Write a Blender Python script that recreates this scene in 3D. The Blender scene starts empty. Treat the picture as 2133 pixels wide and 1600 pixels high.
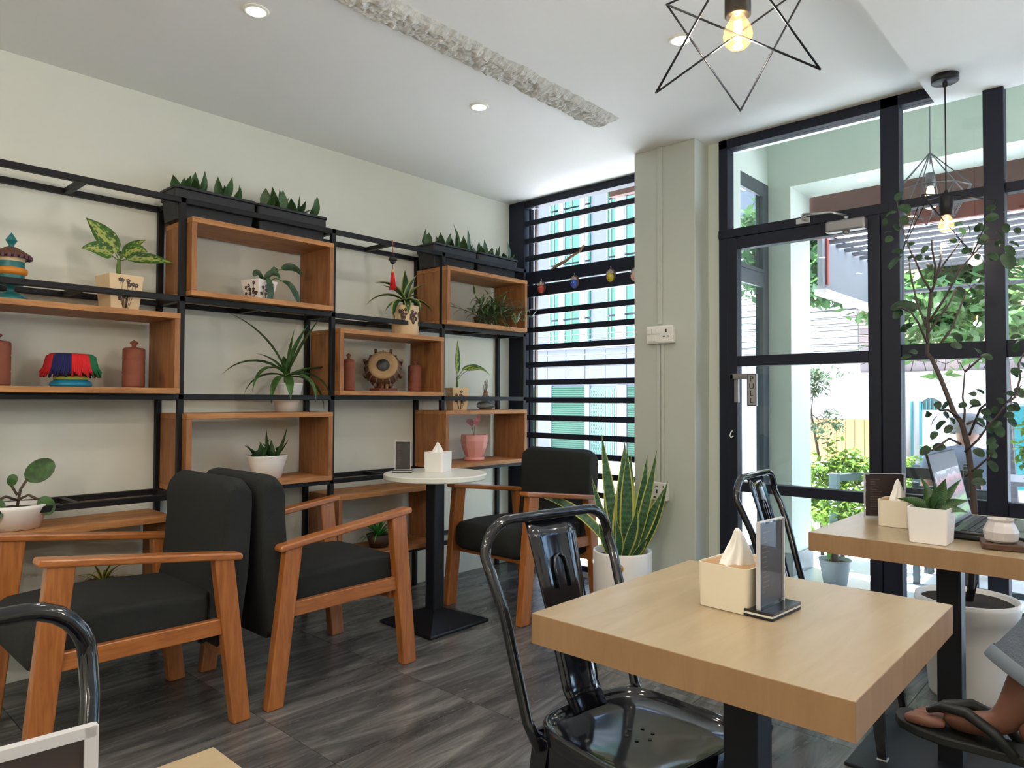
import bpy, bmesh, math, random
from mathutils import Vector, Matrix, Euler
R = math.radians
random.seed(7)
scn = bpy.context.scene
COL = scn.collection

# ---------------------------------------------------------------- camera, light, exposure
yaw, pitch, roll = R(42.4495), R(1.2877), R(0.2137)
fv = Vector((-math.sin(yaw)*math.cos(pitch), math.cos(yaw)*math.cos(pitch), math.sin(pitch)))
rv = Vector((math.cos(yaw), math.sin(yaw), 0)); uv = rv.cross(fv)
r2 = rv*math.cos(roll)+uv*math.sin(roll); u2 = uv*math.cos(roll)-rv*math.sin(roll)
cam = bpy.data.objects.new('camera', bpy.data.cameras.new('camera'))
COL.objects.link(cam)
cam.matrix_world = Matrix(((r2.x,u2.x,-fv.x,0),(r2.y,u2.y,-fv.y,0),(r2.z,u2.z,-fv.z,1.15),(0,0,0,1)))
cam.data.sensor_width = 36; cam.data.lens = 36*1466.67/2133; cam.data.clip_start = .02
scn.camera = cam
scn.view_settings.view_transform = 'Standard'; scn.view_settings.look = 'None'
scn.view_settings.gamma = 1; scn.view_settings.use_curve_mapping = False
scn.view_settings.exposure = 1.5
scn.view_settings.use_white_balance = True; scn.view_settings.white_balance_temperature = 5850; scn.view_settings.white_balance_tint = 10
scn.cycles.use_denoising = True
scn.cycles.max_bounces = 10; scn.cycles.diffuse_bounces = 8; scn.cycles.transparent_max_bounces = 16
scn.cycles.sample_clamp_indirect = 8
scn.cycles.caustics_reflective = False; scn.cycles.caustics_refractive = False

w = bpy.data.worlds.new('sky'); scn.world = w; w.use_nodes = True
nt = w.node_tree; nt.nodes.clear()
sky = nt.nodes.new('ShaderNodeTexSky'); sky.sky_type = 'NISHITA'; sky.sun_disc = False
sky.sun_elevation = R(58); sky.sun_rotation = R(200); sky.dust_density = 2.5; sky.air_density = 1.0
hs = nt.nodes.new('ShaderNodeHueSaturation'); hs.inputs['Saturation'].default_value = .9
bg = nt.nodes.new('ShaderNodeBackground'); bg.inputs['Strength'].default_value = 0.5
wo = nt.nodes.new('ShaderNodeOutputWorld')
nt.links.new(sky.outputs[0], hs.inputs['Color']); nt.links.new(hs.outputs[0], bg.inputs[0]); nt.links.new(bg.outputs[0], wo.inputs[0])
sun = bpy.data.objects.new('sun', bpy.data.lights.new('sun', 'SUN')); COL.objects.link(sun)
sun.data.energy = 14; sun.data.angle = R(1.0); sun.data.color = (1, .98, .95)
sun.rotation_euler = Vector((.30, -.10, -.94)).to_track_quat("-Z", "Y").to_euler()      # high, from behind the left wall

LAMP = 0.17   # interior lamp level

# ---------------------------------------------------------------- materials
MATS = {}
def nodes(name):
    m = bpy.data.materials.new(name); m.use_nodes = True
    t = m.node_tree; b = t.nodes['Principled BSDF']
    MATS[name] = m
    return m, t, b
def mat(name, col, rough=.5, metal=0, spec=None, emit=None, estr=0, bump=0, bscale=40, coat=0, var=0, vscale=3, trans=0, alpha=1):
    m, t, b = nodes(name)
    b.inputs['Base Color'].default_value = (*col, 1); b.inputs['Roughness'].default_value = rough
    b.inputs['Metallic'].default_value = metal
    if spec is not None: b.inputs['Specular IOR Level'].default_value = spec
    if coat: b.inputs['Coat Weight'].default_value = coat; b.inputs['Coat Roughness'].default_value = .08
    if emit: b.inputs['Emission Color'].default_value = (*emit, 1); b.inputs['Emission Strength'].default_value = estr
    if trans: b.inputs['Transmission Weight'].default_value = trans
    tc = t.nodes.new('ShaderNodeTexCoord')
    if var:
        n = t.nodes.new('ShaderNodeTexNoise'); n.inputs['Scale'].default_value = vscale; n.inputs['Detail'].default_value = 5
        t.links.new(tc.outputs['Object'], n.inputs['Vector'])
        mx = t.nodes.new('ShaderNodeMix'); mx.data_type = 'RGBA'
        mx.inputs['A'].default_value = (*[c*(1-var) for c in col], 1); mx.inputs['B'].default_value = (*[min(1, c*(1+var)) for c in col], 1)
        t.links.new(n.outputs['Fac'], mx.inputs['Factor']); t.links.new(mx.outputs['Result'], b.inputs['Base Color'])
    if bump:
        n2 = t.nodes.new('ShaderNodeTexNoise'); n2.inputs['Scale'].default_value = bscale; n2.inputs['Detail'].default_value = 6
        t.links.new(tc.outputs['Object'], n2.inputs['Vector'])
        bp = t.nodes.new('ShaderNodeBump'); bp.inputs['Strength'].default_value = bump; bp.inputs['Distance'].default_value = .01
        t.links.new(n2.outputs['Fac'], bp.inputs['Height']); t.links.new(bp.outputs[0], b.inputs['Normal'])
    return m
def ramp(t, stops):
    r = t.nodes.new('ShaderNodeValToRGB'); e = r.color_ramp.elements
    while len(e) < len(stops): e.new(.5)
    for k, (p, c) in enumerate(stops): e[k].position = p; e[k].color = (*c, 1)
    return r
def woodmat(name, dark, light, axis='Y', scale=6, rough=.4, stretch=9, coat=0, knots=True, bump=.15, coord='Object', perobj=True):
    m, t, b = nodes(name)
    tc = t.nodes.new('ShaderNodeTexCoord'); mp = t.nodes.new('ShaderNodeMapping')
    s = [stretch]*3; s['XYZ'.index(axis)] = 1.0
    mp.inputs['Scale'].default_value = s
    oi = t.nodes.new('ShaderNodeObjectInfo'); ad = t.nodes.new('ShaderNodeVectorMath'); ad.operation = 'ADD'
    ml = t.nodes.new('ShaderNodeMath'); ml.operation = 'MULTIPLY'; ml.inputs[1].default_value = 37 if perobj else 0
    t.links.new(oi.outputs['Random'], ml.inputs[0]); t.links.new(tc.outputs[coord], ad.inputs[0]); t.links.new(ml.outputs[0], ad.inputs[1])
    t.links.new(ad.outputs[0], mp.inputs['Vector'])
    n = t.nodes.new('ShaderNodeTexNoise'); n.inputs['Scale'].default_value = scale; n.inputs['Detail'].default_value = 8; n.inputs['Roughness'].default_value = .6; n.inputs['Distortion'].default_value = .6
    t.links.new(mp.outputs[0], n.inputs['Vector'])
    mid = tuple((a+c)/2 for a, c in zip(dark, light))
    r = ramp(t, [(.28, dark), (.5, mid), (.72, light)])
    t.links.new(n.outputs['Fac'], r.inputs[0]); out = r.outputs[0]
    if knots:
        n2 = t.nodes.new('ShaderNodeTexNoise'); n2.inputs['Scale'].default_value = 5; n2.inputs['Detail'].default_value = 2
        t.links.new(ad.outputs[0], n2.inputs['Vector'])
        r2_ = ramp(t, [(.64, (1, 1, 1)), (.78, (.5, .38, .32))]); t.links.new(n2.outputs['Fac'], r2_.inputs[0])
        mx = t.nodes.new('ShaderNodeMix'); mx.data_type = 'RGBA'; mx.blend_type = 'MULTIPLY'; mx.inputs['Factor'].default_value = 1
        t.links.new(out, mx.inputs['A']); t.links.new(r2_.outputs[0], mx.inputs['B']); out = mx.outputs['Result']
    t.links.new(out, b.inputs['Base Color'])
    b.inputs['Roughness'].default_value = rough
    if coat: b.inputs['Coat Weight'].default_value = coat; b.inputs['Coat Roughness'].default_value = .15
    if bump:
        bp = t.nodes.new('ShaderNodeBump'); bp.inputs['Strength'].default_value = bump; bp.inputs['Distance'].default_value = .003
        t.links.new(n.outputs['Fac'], bp.inputs['Height']); t.links.new(bp.outputs[0], b.inputs['Normal'])
    return m
def leafmat(name, base, edge=None, mottled=None, rough=.4, trans=.25, edgew=.12, bands=False):
    """leaf: u runs across 0..1, v along; optional pale margins or mottled centre"""
    m, t, b = nodes(name)
    uvn = t.nodes.new('ShaderNodeUVMap'); uvn.uv_map = 'UVMap'
    sx = t.nodes.new('ShaderNodeSeparateXYZ'); t.links.new(uvn.outputs[0], sx.inputs[0])
    tc = t.nodes.new('ShaderNodeTexCoord')
    n = t.nodes.new('ShaderNodeTexNoise'); n.inputs['Scale'].default_value = 30; n.inputs['Detail'].default_value = 3
    t.links.new(tc.outputs['Object'], n.inputs['Vector'])
    r = ramp(t, [(.35, tuple(c*.6 for c in base)), (.65, tuple(min(1, c*1.35) for c in base))])
    t.links.new(n.outputs['Fac'], r.inputs[0]); out = r.outputs[0]
    d = t.nodes.new('ShaderNodeMath'); d.operation = 'SUBTRACT'; d.inputs[1].default_value = .5; t.links.new(sx.outputs['X'], d.inputs[0])
    ab = t.nodes.new('ShaderNodeMath'); ab.operation = 'ABSOLUTE'; t.links.new(d.outputs[0], ab.inputs[0])
    def mixin(fac, col, a):
        mx = t.nodes.new('ShaderNodeMix'); mx.data_type = 'RGBA'; t.links.new(fac, mx.inputs['Factor'])
        t.links.new(a, mx.inputs['A']); mx.inputs['B'].default_value = (*col, 1); return mx.outputs['Result']
    if bands:
        wv = t.nodes.new('ShaderNodeTexWave'); wv.bands_direction = 'Y'; wv.inputs['Scale'].default_value = 6; wv.inputs['Distortion'].default_value = 6; wv.inputs['Detail Scale'].default_value = 3
        t.links.new(uvn.outputs[0], wv.inputs['Vector'])
        rr = ramp(t, [(.5, (0, 0, 0)), (.9, (.5, .5, .5))]); t.links.new(wv.outputs['Fac'], rr.inputs[0])
        out = mixin(rr.outputs[0], tuple(min(1, c*2.2+.03) for c in base), out)
    if mottled:
        n3 = t.nodes.new('ShaderNodeTexNoise'); n3.inputs['Scale'].default_value = 9; n3.inputs['Detail'].default_value = 6
        t.links.new(uvn.outputs[0], n3.inputs['Vector'])
        mu = t.nodes.new('ShaderNodeMath'); mu.operation = 'SUBTRACT'; t.links.new(n3.outputs['Fac'], mu.inputs[0])
        m5 = t.nodes.new('ShaderNodeMath'); m5.operation = 'MULTIPLY'; m5.inputs[1].default_value = .55; t.links.new(ab.outputs[0], m5.inputs[0]); t.links.new(m5.outputs[0], mu.inputs[1])
        rr = ramp(t, [(.36, (0, 0, 0)), (.46, (1, 1, 1))]); t.links.new(mu.outputs[0], rr.inputs[0])
        out = mixin(rr.outputs[0], mottled, out)
    if edge:
        g = t.nodes.new('ShaderNodeMath'); g.operation = 'GREATER_THAN'; g.inputs[1].default_value = .5-edgew; t.links.new(ab.outputs[0], g.inputs[0])
        out = mixin(g.outputs[0], edge, out)
    t.links.new(out, b.inputs['Base Color']); b.inputs['Roughness'].default_value = rough
    if trans:
        tr = t.nodes.new('ShaderNodeBsdfTranslucent'); ms = t.nodes.new('ShaderNodeMixShader'); ms.inputs[0].default_value = trans
        t.links.new(out, tr.inputs[0]); t.links.new(b.outputs[0], ms.inputs[1]); t.links.new(tr.outputs[0], ms.inputs[2])
        t.links.new(ms.outputs[0], t.nodes['Material Output'].inputs[0])
    return m

WALL = mat('plaster_wall', (.76, .77, .70), .75, bump=.12, bscale=9, var=.025, vscale=2.5)
CEIL = mat('ceiling_paint', (.84, .84, .83), .8, bump=.05, bscale=4)
PIER = mat('grey_green_wall', (.50, .53, .48), .6, bump=.05, bscale=6)
PORCH = mat('porch_wall', (.62, .66, .59), .6)
ROUGHP = mat('broken_plaster', (.60, .60, .57), .95, bump=.6, bscale=60, var=.35, vscale=22)
BLK = mat('black_frame_paint', (.011, .014, .027), .5, spec=.25, bump=.03, bscale=25)
SHELFB = mat('black_shelf_steel', (.006, .0065, .009), .5, spec=.3)
GLOSSB = mat('gloss_black_metal', (.006, .007, .011), .10, coat=.5, bump=.012, bscale=10)
MATB = mat('matt_black_steel', (.008, .009, .013), .4, spec=.35)
FABRIC = mat('charcoal_fabric', (.014, .0165, .016), .95, bump=.5, bscale=420, var=.15, vscale=6)
CRATE = woodmat('crate_pine', (.26, .10, .028), (.54, .26, .085), 'Y', 5, .55, 8)
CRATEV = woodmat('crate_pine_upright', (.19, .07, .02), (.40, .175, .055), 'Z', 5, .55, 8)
TEAK = woodmat('teak_arm', (.27, .083, .018), (.47, .175, .042), 'Z', 7, .3, 10, coat=.35, knots=False, bump=.06)
TEAKY = woodmat('teak_rail', (.27, .083, .018), (.47, .175, .042), 'Y', 7, .3, 10, coat=.35, knots=False, bump=.06)
LAMI = woodmat('oak_laminate_top', (.35, .265, .155), (.41, .32, .20), 'Y', 3.5, .27, 7, knots=False, bump=.0)
LAMIE = woodmat('oak_laminate_edge', (.27, .155, .07), (.35, .21, .105), 'Z', 4, .45, 7, knots=False, bump=0)
WHITET = mat('white_laminate', (.78, .78, .70), .35)
WHITE = mat('white_ceramic', (.86, .84, .82), .35)
CREAM = mat('cream_ceramic', (.70, .52, .30), .35)
PINKC = mat('pink_ceramic', (.75, .36, .34), .22, coat=.4)
SOIL = mat('soil', (.035, .025, .018), 1, bump=1, bscale=120, var=.5, vscale=80)
TERRA = mat('terracotta', (.22, .065, .035), .75, bump=.15, bscale=50, var=.2, vscale=12)
TROUGH = mat('dark_grey_plastic', (.018, .020, .025), .6, bump=.05, bscale=60)
INK = mat('brown_ink', (.06, .03, .02), .5)
CHROME = mat('satin_metal', (.5, .5, .5), .3, metal=1)
ALU = mat('grey_aluminium', (.26, .26, .27), .35, metal=.7)
PLASTW = mat('white_plastic', (.78, .78, .74), .4)
PAPER = mat('white_paper', (.85, .84, .80), .8)
TWOOD = mat('tissue_box_lid', (.45, .27, .12), .5)
TBOX = mat('cream_plastic', (.74, .68, .54), .45)
STEM = mat('green_stem', (.10, .16, .03), .6)
BARK = mat('brown_bark', (.085, .055, .038), .85, bump=.4, bscale=60)
MAROON = mat('maroon_board', (.14, .07, .06), .8, var=.35, vscale=3)
DARKW = mat('dark_walnut', (.075, .035, .02), .45)
SKIN = mat('skin', (.20, .088, .055), .5, bump=.05, bscale=200)
DENIM = mat('grey_denim', (.10, .125, .16), .9, bump=.4, bscale=300, var=.2, vscale=12)
BLACKRUB = mat('black_rubber', (.012, .014, .013), .5)

def glassmat(name, tint=(1, 1, 1), refl=1.0, glow=None):
    m, t, b = nodes(name); t.nodes.remove(b)
    tr = t.nodes.new('ShaderNodeBsdfTransparent'); tr.inputs[0].default_value = (*tint, 1)
    g = t.nodes.new('ShaderNodeBsdfGlossy'); g.inputs['Roughness'].default_value = .01
    lw = t.nodes.new('ShaderNodeFresnel'); ge = t.nodes.new('ShaderNodeNewGeometry'); mr = t.nodes.new('ShaderNodeMapRange')
    mr.inputs['To Min'].default_value = 1.45; mr.inputs['To Max'].default_value = 1/1.45
    t.links.new(ge.outputs['Backfacing'], mr.inputs['Value']); t.links.new(mr.outputs[0], lw.inputs['IOR'])
    ml = t.nodes.new('ShaderNodeMath'); ml.operation = 'MULTIPLY'; ml.inputs[1].default_value = refl; t.links.new(lw.outputs[0], ml.inputs[0])
    ms = t.nodes.new('ShaderNodeMixShader'); t.links.new(ml.outputs[0], ms.inputs[0]); src = tr.outputs[0]
    if glow:
        em = t.nodes.new('ShaderNodeEmission'); em.inputs[0].default_value = (*glow, 1); em.inputs[1].default_value = .22
        asn = t.nodes.new('ShaderNodeAddShader'); t.links.new(tr.outputs[0], asn.inputs[0]); t.links.new(em.outputs[0], asn.inputs[1]); src = asn.outputs[0]
    t.links.new(src, ms.inputs[1]); t.links.new(g.outputs[0], ms.inputs[2])
    t.links.new(ms.outputs[0], t.nodes['Material Output'].inputs[0]); return m
GLASS = glassmat('window_glass', (.95, .98, .97))
ACRYL = glassmat('clear_acrylic', (.93, .95, .95), refl=.35)
BULBG = glassmat('bulb_glass', (.95, .80, .55), glow=(1, .68, .30))
def emis(name, col, s):
    m, t, b = nodes(name); b.inputs['Base Color'].default_value = (*col, 1)
    b.inputs['Emission Color'].default_value = (*col, 1); b.inputs['Emission Strength'].default_value = s; return m
DLED = emis('downlight_glow', (1, .80, .52), 14)
FILA = emis('filament_glow', (1, .66, .28), 60)

# floor tiles: dark grey with pale drifting grain along Y
FT, t, b = nodes('wood_look_tile')
tc = t.nodes.new('ShaderNodeTexCoord'); oi = t.nodes.new('ShaderNodeObjectInfo')
ml = t.nodes.new('ShaderNodeMath'); ml.operation = 'MULTIPLY'; ml.inputs[1].default_value = 23
ad = t.nodes.new('ShaderNodeVectorMath'); ad.operation = 'ADD'
t.links.new(oi.outputs['Random'], ml.inputs[0]); t.links.new(tc.outputs['Object'], ad.inputs[0]); t.links.new(ml.outputs[0], ad.inputs[1])
mp = t.nodes.new('ShaderNodeMapping'); mp.inputs['Scale'].default_value = (6.5, .9, 1); t.links.new(ad.outputs[0], mp.inputs['Vector'])
n = t.nodes.new('ShaderNodeTexNoise'); n.inputs['Scale'].default_value = 1.7; n.inputs['Detail'].default_value = 10; n.inputs['Roughness'].default_value = .68; n.inputs['Distortion'].default_value = .9
t.links.new(mp.outputs[0], n.inputs['Vector'])
r = ramp(t, [(.30, (.035, .036, .038)), (.47, (.085, .085, .085)), (.58, (.15, .148, .142)), (.74, (.30, .295, .28))])
t.links.new(n.outputs['Fac'], r.inputs[0]); t.links.new(r.outputs[0], b.inputs['Base Color'])
rr = ramp(t, [(.3, (.30,)*3), (.7, (.18,)*3)]); t.links.new(n.outputs['Fac'], rr.inputs[0]); t.links.new(rr.outputs[0], b.inputs['Roughness'])
bp = t.nodes.new('ShaderNodeBump'); bp.inputs['Strength'].default_value = .12; bp.inputs['Distance'].default_value = .004
t.links.new(n.outputs['Fac'], bp.inputs['Height']); t.links.new(bp.outputs[0], b.inputs['Normal'])
GROUT = mat('dark_grout', (.02, .02, .02), .9)

# ---------------------------------------------------------------- mesh helpers
W = {}
def mw(o): return W.get(o.name, Matrix.Identity(4))
class B:
    def __init__(s):
        s.bm = bmesh.new(); s.uv = s.bm.loops.layers.uv.new('UVMap'); s.mats = []; s.mi = 0
    def use(s, m):
        if m not in s.mats: s.mats.append(m)
        s.mi = s.mats.index(m); return s
    def _f(s, vs, smooth=False, uvs=None):
        try: f = s.bm.faces.new(vs)
        except ValueError: return None
        f.smooth = smooth; f.material_index = s.mi
        if uvs:
            for l, q in zip(f.loops, uvs): l[s.uv].uv = q
        return f
    def box(s, x0, x1, y0, y1, z0, z1, M=None):
        c = [(x, y, z) for x in (x0, x1) for y in (y0, y1) for z in (z0, z1)]
        v = [s.bm.verts.new(M @ Vector(p) if M else p) for p in c]
        for q in ((0, 1, 3, 2), (4, 6, 7, 5), (0, 4, 5, 1), (2, 3, 7, 6), (0, 2, 6, 4), (1, 5, 7, 3)): s._f([v[i] for i in q])
        return s
    def hexa(s, bottom, top):
        """bottom and top: 4 points each, same order"""
        v = [s.bm.verts.new(p) for p in bottom]; u = [s.bm.verts.new(p) for p in top]
        s._f(v[::-1]); s._f(u)
        for i in range(len(v)): j = (i+1) % len(v); s._f([v[i], v[j], u[j], u[i]])
        return s
    def tube(s, pts, r, n=8, closed=False, cap=True, smooth=True):
        pts = [Vector(p) for p in pts]; rad = r if isinstance(r, (list, tuple)) else [r]*len(pts)
        k = len(pts); rings = []; up = None
        for i, p in enumerate(pts):
            if closed: tg = (pts[(i+1) % k]-pts[i-1])
            else: tg = pts[min(i+1, k-1)]-pts[max(i-1, 0)]
            if tg.length < 1e-9: tg = Vector((0, 0, 1))
            tg.normalize()
            if up is None:
                up = Vector((0, 0, 1)) if abs(tg.z) < .9 else Vector((1, 0, 0))
            a = tg.cross(up)
            if a.length < 1e-6: a = tg.cross(Vector((1, .3, .2)))
            a.normalize(); b_ = a.cross(tg).normalized(); up = b_
            rings.append([s.bm.verts.new(p+(a*math.cos(2*math.pi*j/n)+b_*math.sin(2*math.pi*j/n))*rad[i]) for j in range(n)])
        for i in range(k if closed else k-1):
            A, C = rings[i], rings[(i+1) % k]
            for j in range(n): s._f([A[j], A[(j+1) % n], C[(j+1) % n], C[j]], smooth)
        if cap and not closed: s._f(rings[0][::-1]); s._f(rings[-1])
        return s
    def lathe(s, prof, c=(0, 0, 0), n=24, smooth=True, sx=1, sy=1, ang=0, M=None):
        c = Vector(c); rings = []
        for r_, z in prof:
            if r_ < 1e-6:
                p = Vector((0, 0, z)); rings.append([s.bm.verts.new((M @ p if M else p)+c)])
            else:
                rg = []
                for j in range(n):
                    a = ang+2*math.pi*j/n; p = Vector((r_*math.cos(a)*sx, r_*math.sin(a)*sy, z))
                    rg.append(s.bm.verts.new((M @ p if M else p)+c))
                rings.append(rg)
        for A, C in zip(rings, rings[1:]):
            if len(A) == 1 and len(C) == 1: continue
            for j in range(n):
                jn = (j+1) % n
                if len(A) == 1: s._f([A[0], C[jn], C[j]], smooth)
                elif len(C) == 1: s._f([A[j], A[jn], C[0]], smooth)
                else: s._f([A[j], A[jn], C[jn], C[j]], smooth)
        return s
    def rbox(s, cx, cy, hx, hy, z0, z1, rad=.02, seg=4, taper=1.0, open_top=False, rim=None, th=.004):
        """rounded rectangle prism; taper scales the top; open box when open_top"""
        def ring(hx, hy, rad, z):
            o = []
            for q, (sx, sy) in enumerate(((1, 1), (-1, 1), (-1, -1), (1, -1))):
                for k in range(seg+1):
                    a = (q+k/seg)*math.pi/2
                    o.append(s.bm.verts.new((cx+sx*(hx-rad)+rad*math.cos(a), cy+sy*(hy-rad)+rad*math.sin(a), z)))
            return o
        def join(A, C):
            k = len(A)
            for i in range(k): s._f([A[i], A[(i+1) % k], C[(i+1) % k], C[i]])
        a = ring(hx, hy, rad, z0); b_ = ring(hx*taper, hy*taper, rad, z1)
        s._f(a[::-1]); join(a, b_)
        if open_top:
            ri = max(rad-th, .001)
            c_ = ring(hx*taper-th, hy*taper-th, ri, z1); d = ring(hx-th, hy-th, ri, z0+th)
            join(b_, c_); join(c_, d); s._f(d)
        else: s._f(b_)
        return s
    def prism(s, pts2, axis, a, b_):
        """polygon in the plane across axis, extruded a..b"""
        def P(q, h):
            if axis == 'X': return (h, q[0], q[1])
            if axis == 'Y': return (q[0], h, q[1])
            return (q[0], q[1], h)
        v = [s.bm.verts.new(P(q, a)) for q in pts2]; u = [s.bm.verts.new(P(q, b_)) for q in pts2]
        s._f(v[::-1]); s._f(u)
        for i in range(len(v)): j = (i+1) % len(v); s._f([v[i], v[j], u[j], u[i]])
        return s
    def leaf(s, pts, width, hint=(0, 0, 1), prof='lance', fold=.12, smooth=True):
        pts = [Vector(p) for p in pts]
        if len(pts) < 7:
            q = [pts[0]*2-pts[1]]+pts+[pts[-1]*2-pts[-2]]; o_ = []
            for i in range(1, len(q)-2):
                for j in range(3 if len(pts) < 5 else 2):
                    t_ = j/(3 if len(pts) < 5 else 2); a, b_, c, d = q[i-1], q[i], q[i+1], q[i+2]
                    o_.append(.5*((2*b_)+(c-a)*t_+(2*a-5*b_+4*c-d)*t_*t_+(3*b_-a-3*c+d)*t_**3))
            pts = o_+[pts[-1]]
        k = len(pts); hint = Vector(hint); rows = []
        for i, p in enumerate(pts):
            v = i/(k-1)
            if prof == 'oval': v = .5-.5*math.cos(math.pi*v); p = pts[min(k-2, int(v*(k-1)))].lerp(pts[min(k-1, int(v*(k-1))+1)], v*(k-1)-min(k-2, int(v*(k-1))))
            if prof == 'lance': wd = math.sin(math.pi*min(1, .12+.88*v)**.8) if v > 0 else .35
            elif prof == 'blade': wd = (.55+.45*math.sin(math.pi*min(v*1.1, 1)))*(1-v**5) if v < 1 else 0
            elif prof == 'strap': wd = (1-v**3)*(.75+.25*math.sin(math.pi*v))
            elif prof == 'oval': wd = math.sqrt(max(0, 1-(2*v-1)**2))
            else: wd = math.sin(math.pi*v**.75)
            tg = (pts[min(i+1, k-1)]-pts[max(i-1, 0)]).normalized()
            sd = tg.cross(hint)
            if sd.length < 1e-4: sd = tg.cross(Vector((1, 0, 0)))
            sd.normalize(); nr = sd.cross(tg)
            h = max(width*wd/2, .0006)
            rows.append((s.bm.verts.new(p-sd*h+nr*h*fold*2), s.bm.verts.new(p), s.bm.verts.new(p+sd*h+nr*h*fold*2), v))
        for a, c in zip(rows, rows[1:]):
            s._f([a[0], a[1], c[1], c[0]], smooth, [(0, a[3]), (.5, a[3]), (.5, c[3]), (0, c[3])])
            s._f([a[1], a[2], c[2], c[1]], smooth, [(.5, a[3]), (1, a[3]), (1, c[3]), (.5, c[3])])
        return s
    def mesh(s, name, m=None):
        if m: s.mats = [m]
        bmesh.ops.recalc_face_normals(s.bm, faces=s.bm.faces) if len(s.bm.faces) < 60000 else None
        me = bpy.data.meshes.new(name); s.bm.to_mesh(me); s.bm.free()
        for q in s.mats: me.materials.append(q)
        return me
    def build(s, name, m=None, parent=None, bevel=0, local=False, label=None, seg=2):
        if m: s.mats = [m]
        if parent and not local:
            s.bm.transform(mw(parent).inverted())
        me = s.mesh(name)
        o = bpy.data.objects.new(name, me); COL.objects.link(o)
        if parent: o.parent = parent; W[o.name] = mw(parent)
        if bevel:
            md = o.modifiers.new('bevel', 'BEVEL'); md.width = bevel; md.segments = seg; md.limit_method = 'ANGLE'; md.angle_limit = R(40)
        if label: o['label'] = label
        return o
def thing(name, label, cat, loc=(0, 0, 0), rz=0, group=None, kind=None):
    o = bpy.data.objects.new(name, None); COL.objects.link(o); o.empty_display_size = .05
    o.location = loc; o.rotation_euler = (0, 0, rz)
    W[o.name] = Matrix.Translation(Vector(loc)) @ Matrix.Rotation(rz, 4, 'Z')
    o['label'] = label; o['category'] = cat
    if group: o['group'] = group
    if kind: o['kind'] = kind
    return o
def tag(o, label=None, cat=None, group=None, kind=None):
    for k, v in (('label', label), ('category', cat), ('group', group), ('kind', kind)):
        if v: o[k] = v
    return o
def copy_tree(o, parent=None, loc=None, rz=None, label=None):
    c = o.copy(); COL.objects.link(c)
    if parent: c.parent = parent
    for ch in list(o.children): copy_tree(ch, c)
    if loc is not None: c.location = loc
    if rz is not None: c.rotation_euler = (0, 0, rz)
    if label: c['label'] = label
    return c
def struct(name, b, m, parent=None, bevel=0, label=None):
    o = b.build(name, m, parent, bevel)
    if not parent: o['kind'] = 'structure'
    if label: o['label'] = label
    return o
def arc(start, az, el, length, droop, n=7, twist=0):
    """curve starting at elevation el, bending down by droop radians in all"""
    p = Vector(start); out = [p.copy()]
    for i in range(n):
        e = el-droop*(i+.5)/n; a = az+twist*(i/n)
        p = p+Vector((math.cos(a)*math.cos(e), math.sin(a)*math.cos(e), math.sin(e)))*(length/n); out.append(p.copy())
    return out
def area(name, loc, size, power, col, rot=(0, 0, 0), spread=160, shape='DISK', sy=None):
    l = bpy.data.lights.new(name, 'AREA'); l.shape = shape; l.size = size; l.energy = power; l.color = col; l.spread = R(spread)
    if sy: l.size_y = sy
    o = bpy.data.objects.new(name, l); COL.objects.link(o); o.location = loc; o.rotation_euler = rot; return o

# ================================================================= the room
X0, X1, Y0 = -3.428, 2.6, -3.0           # left wall, right wall, back wall
YC, YD, YL = 3.425, 3.577, 3.74          # column front, door plane, louvre plane
ZC, ZS = 2.558, 2.48                     # ceiling, soffit

fl = struct('floor', B().box(X0-.1, X1+.1, Y0-.1, 3.80, -.08, -.004), GROUT, label='dark grey floor with wood-look square tiles')
W[fl.name] = Matrix.Identity(4)
T = .61; tm = None; tx0 = -2.535-2*T; ty0 = 1.285-7*T; tiles = {}
for i in range(11):
    for j in range(12):
        xa, ya = tx0+i*T, ty0+j*T; g = .0012
        a, c, d, e = max(xa+g, X0), min(xa+T-g, X1), max(ya+g, Y0), min(ya+T-g, 3.80)
        if c-a < .03 or e-d < .03: continue
        key = (round(c-a, 3), round(e-d, 3))
        if key not in tiles: tiles[key] = B().box(0, c-a, 0, e-d, -.008, 0).mesh('tile', FT)
        o = bpy.data.objects.new('tile', tiles[key]); COL.objects.link(o); o.parent = fl; o.location = (a, d, 0)
struct('ceiling', B().box(X0-.1, X1+.1, Y0-.1, 3.80, ZC, ZC+.2), CEIL, label='plain white painted ceiling')
struct('ceiling_soffit', B().box(-.712, X1, Y0, YD+.02, ZS, ZC), CEIL, label='slightly lowered pale ceiling panel on the right')
struct('wall_left', B().box(X0-.15, X0, Y0-.1, 3.9, 0, ZC+.1), WALL, label='off-white plaster wall behind the shelving')
struct('wall_back', B().box(X0-.1, X1+.1, Y0-.15, Y0, 0, ZC+.1), WALL)
struct('wall_right', B().box(X1, X1+.15, Y0-.1, YD+.2, 0, ZC+.1), WALL)
struct('wall_column', B().box(-2.19, -1.81, YC, YL+.12, 0, ZC), PIER, bevel=.004, label='grey-green painted column between the louvred window and the door')
struct('wall_return', B().box(-1.812, -1.738, YD, YD+.25, 0, ZC), PORCH)
# roof over the building (keeps the sun out)
struct('trim_1', B().box(X0-.15, X1+.15, Y0-.2, 4.72, 2.98, 3.15).box(X0-.15, -2.19, 3.78, 3.9, ZC, 3.15).box(-2.19, X1+.15, 3.62, 3.72, ZC, 3.0), PORCH, label='pale concrete slab over the shop front')

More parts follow.
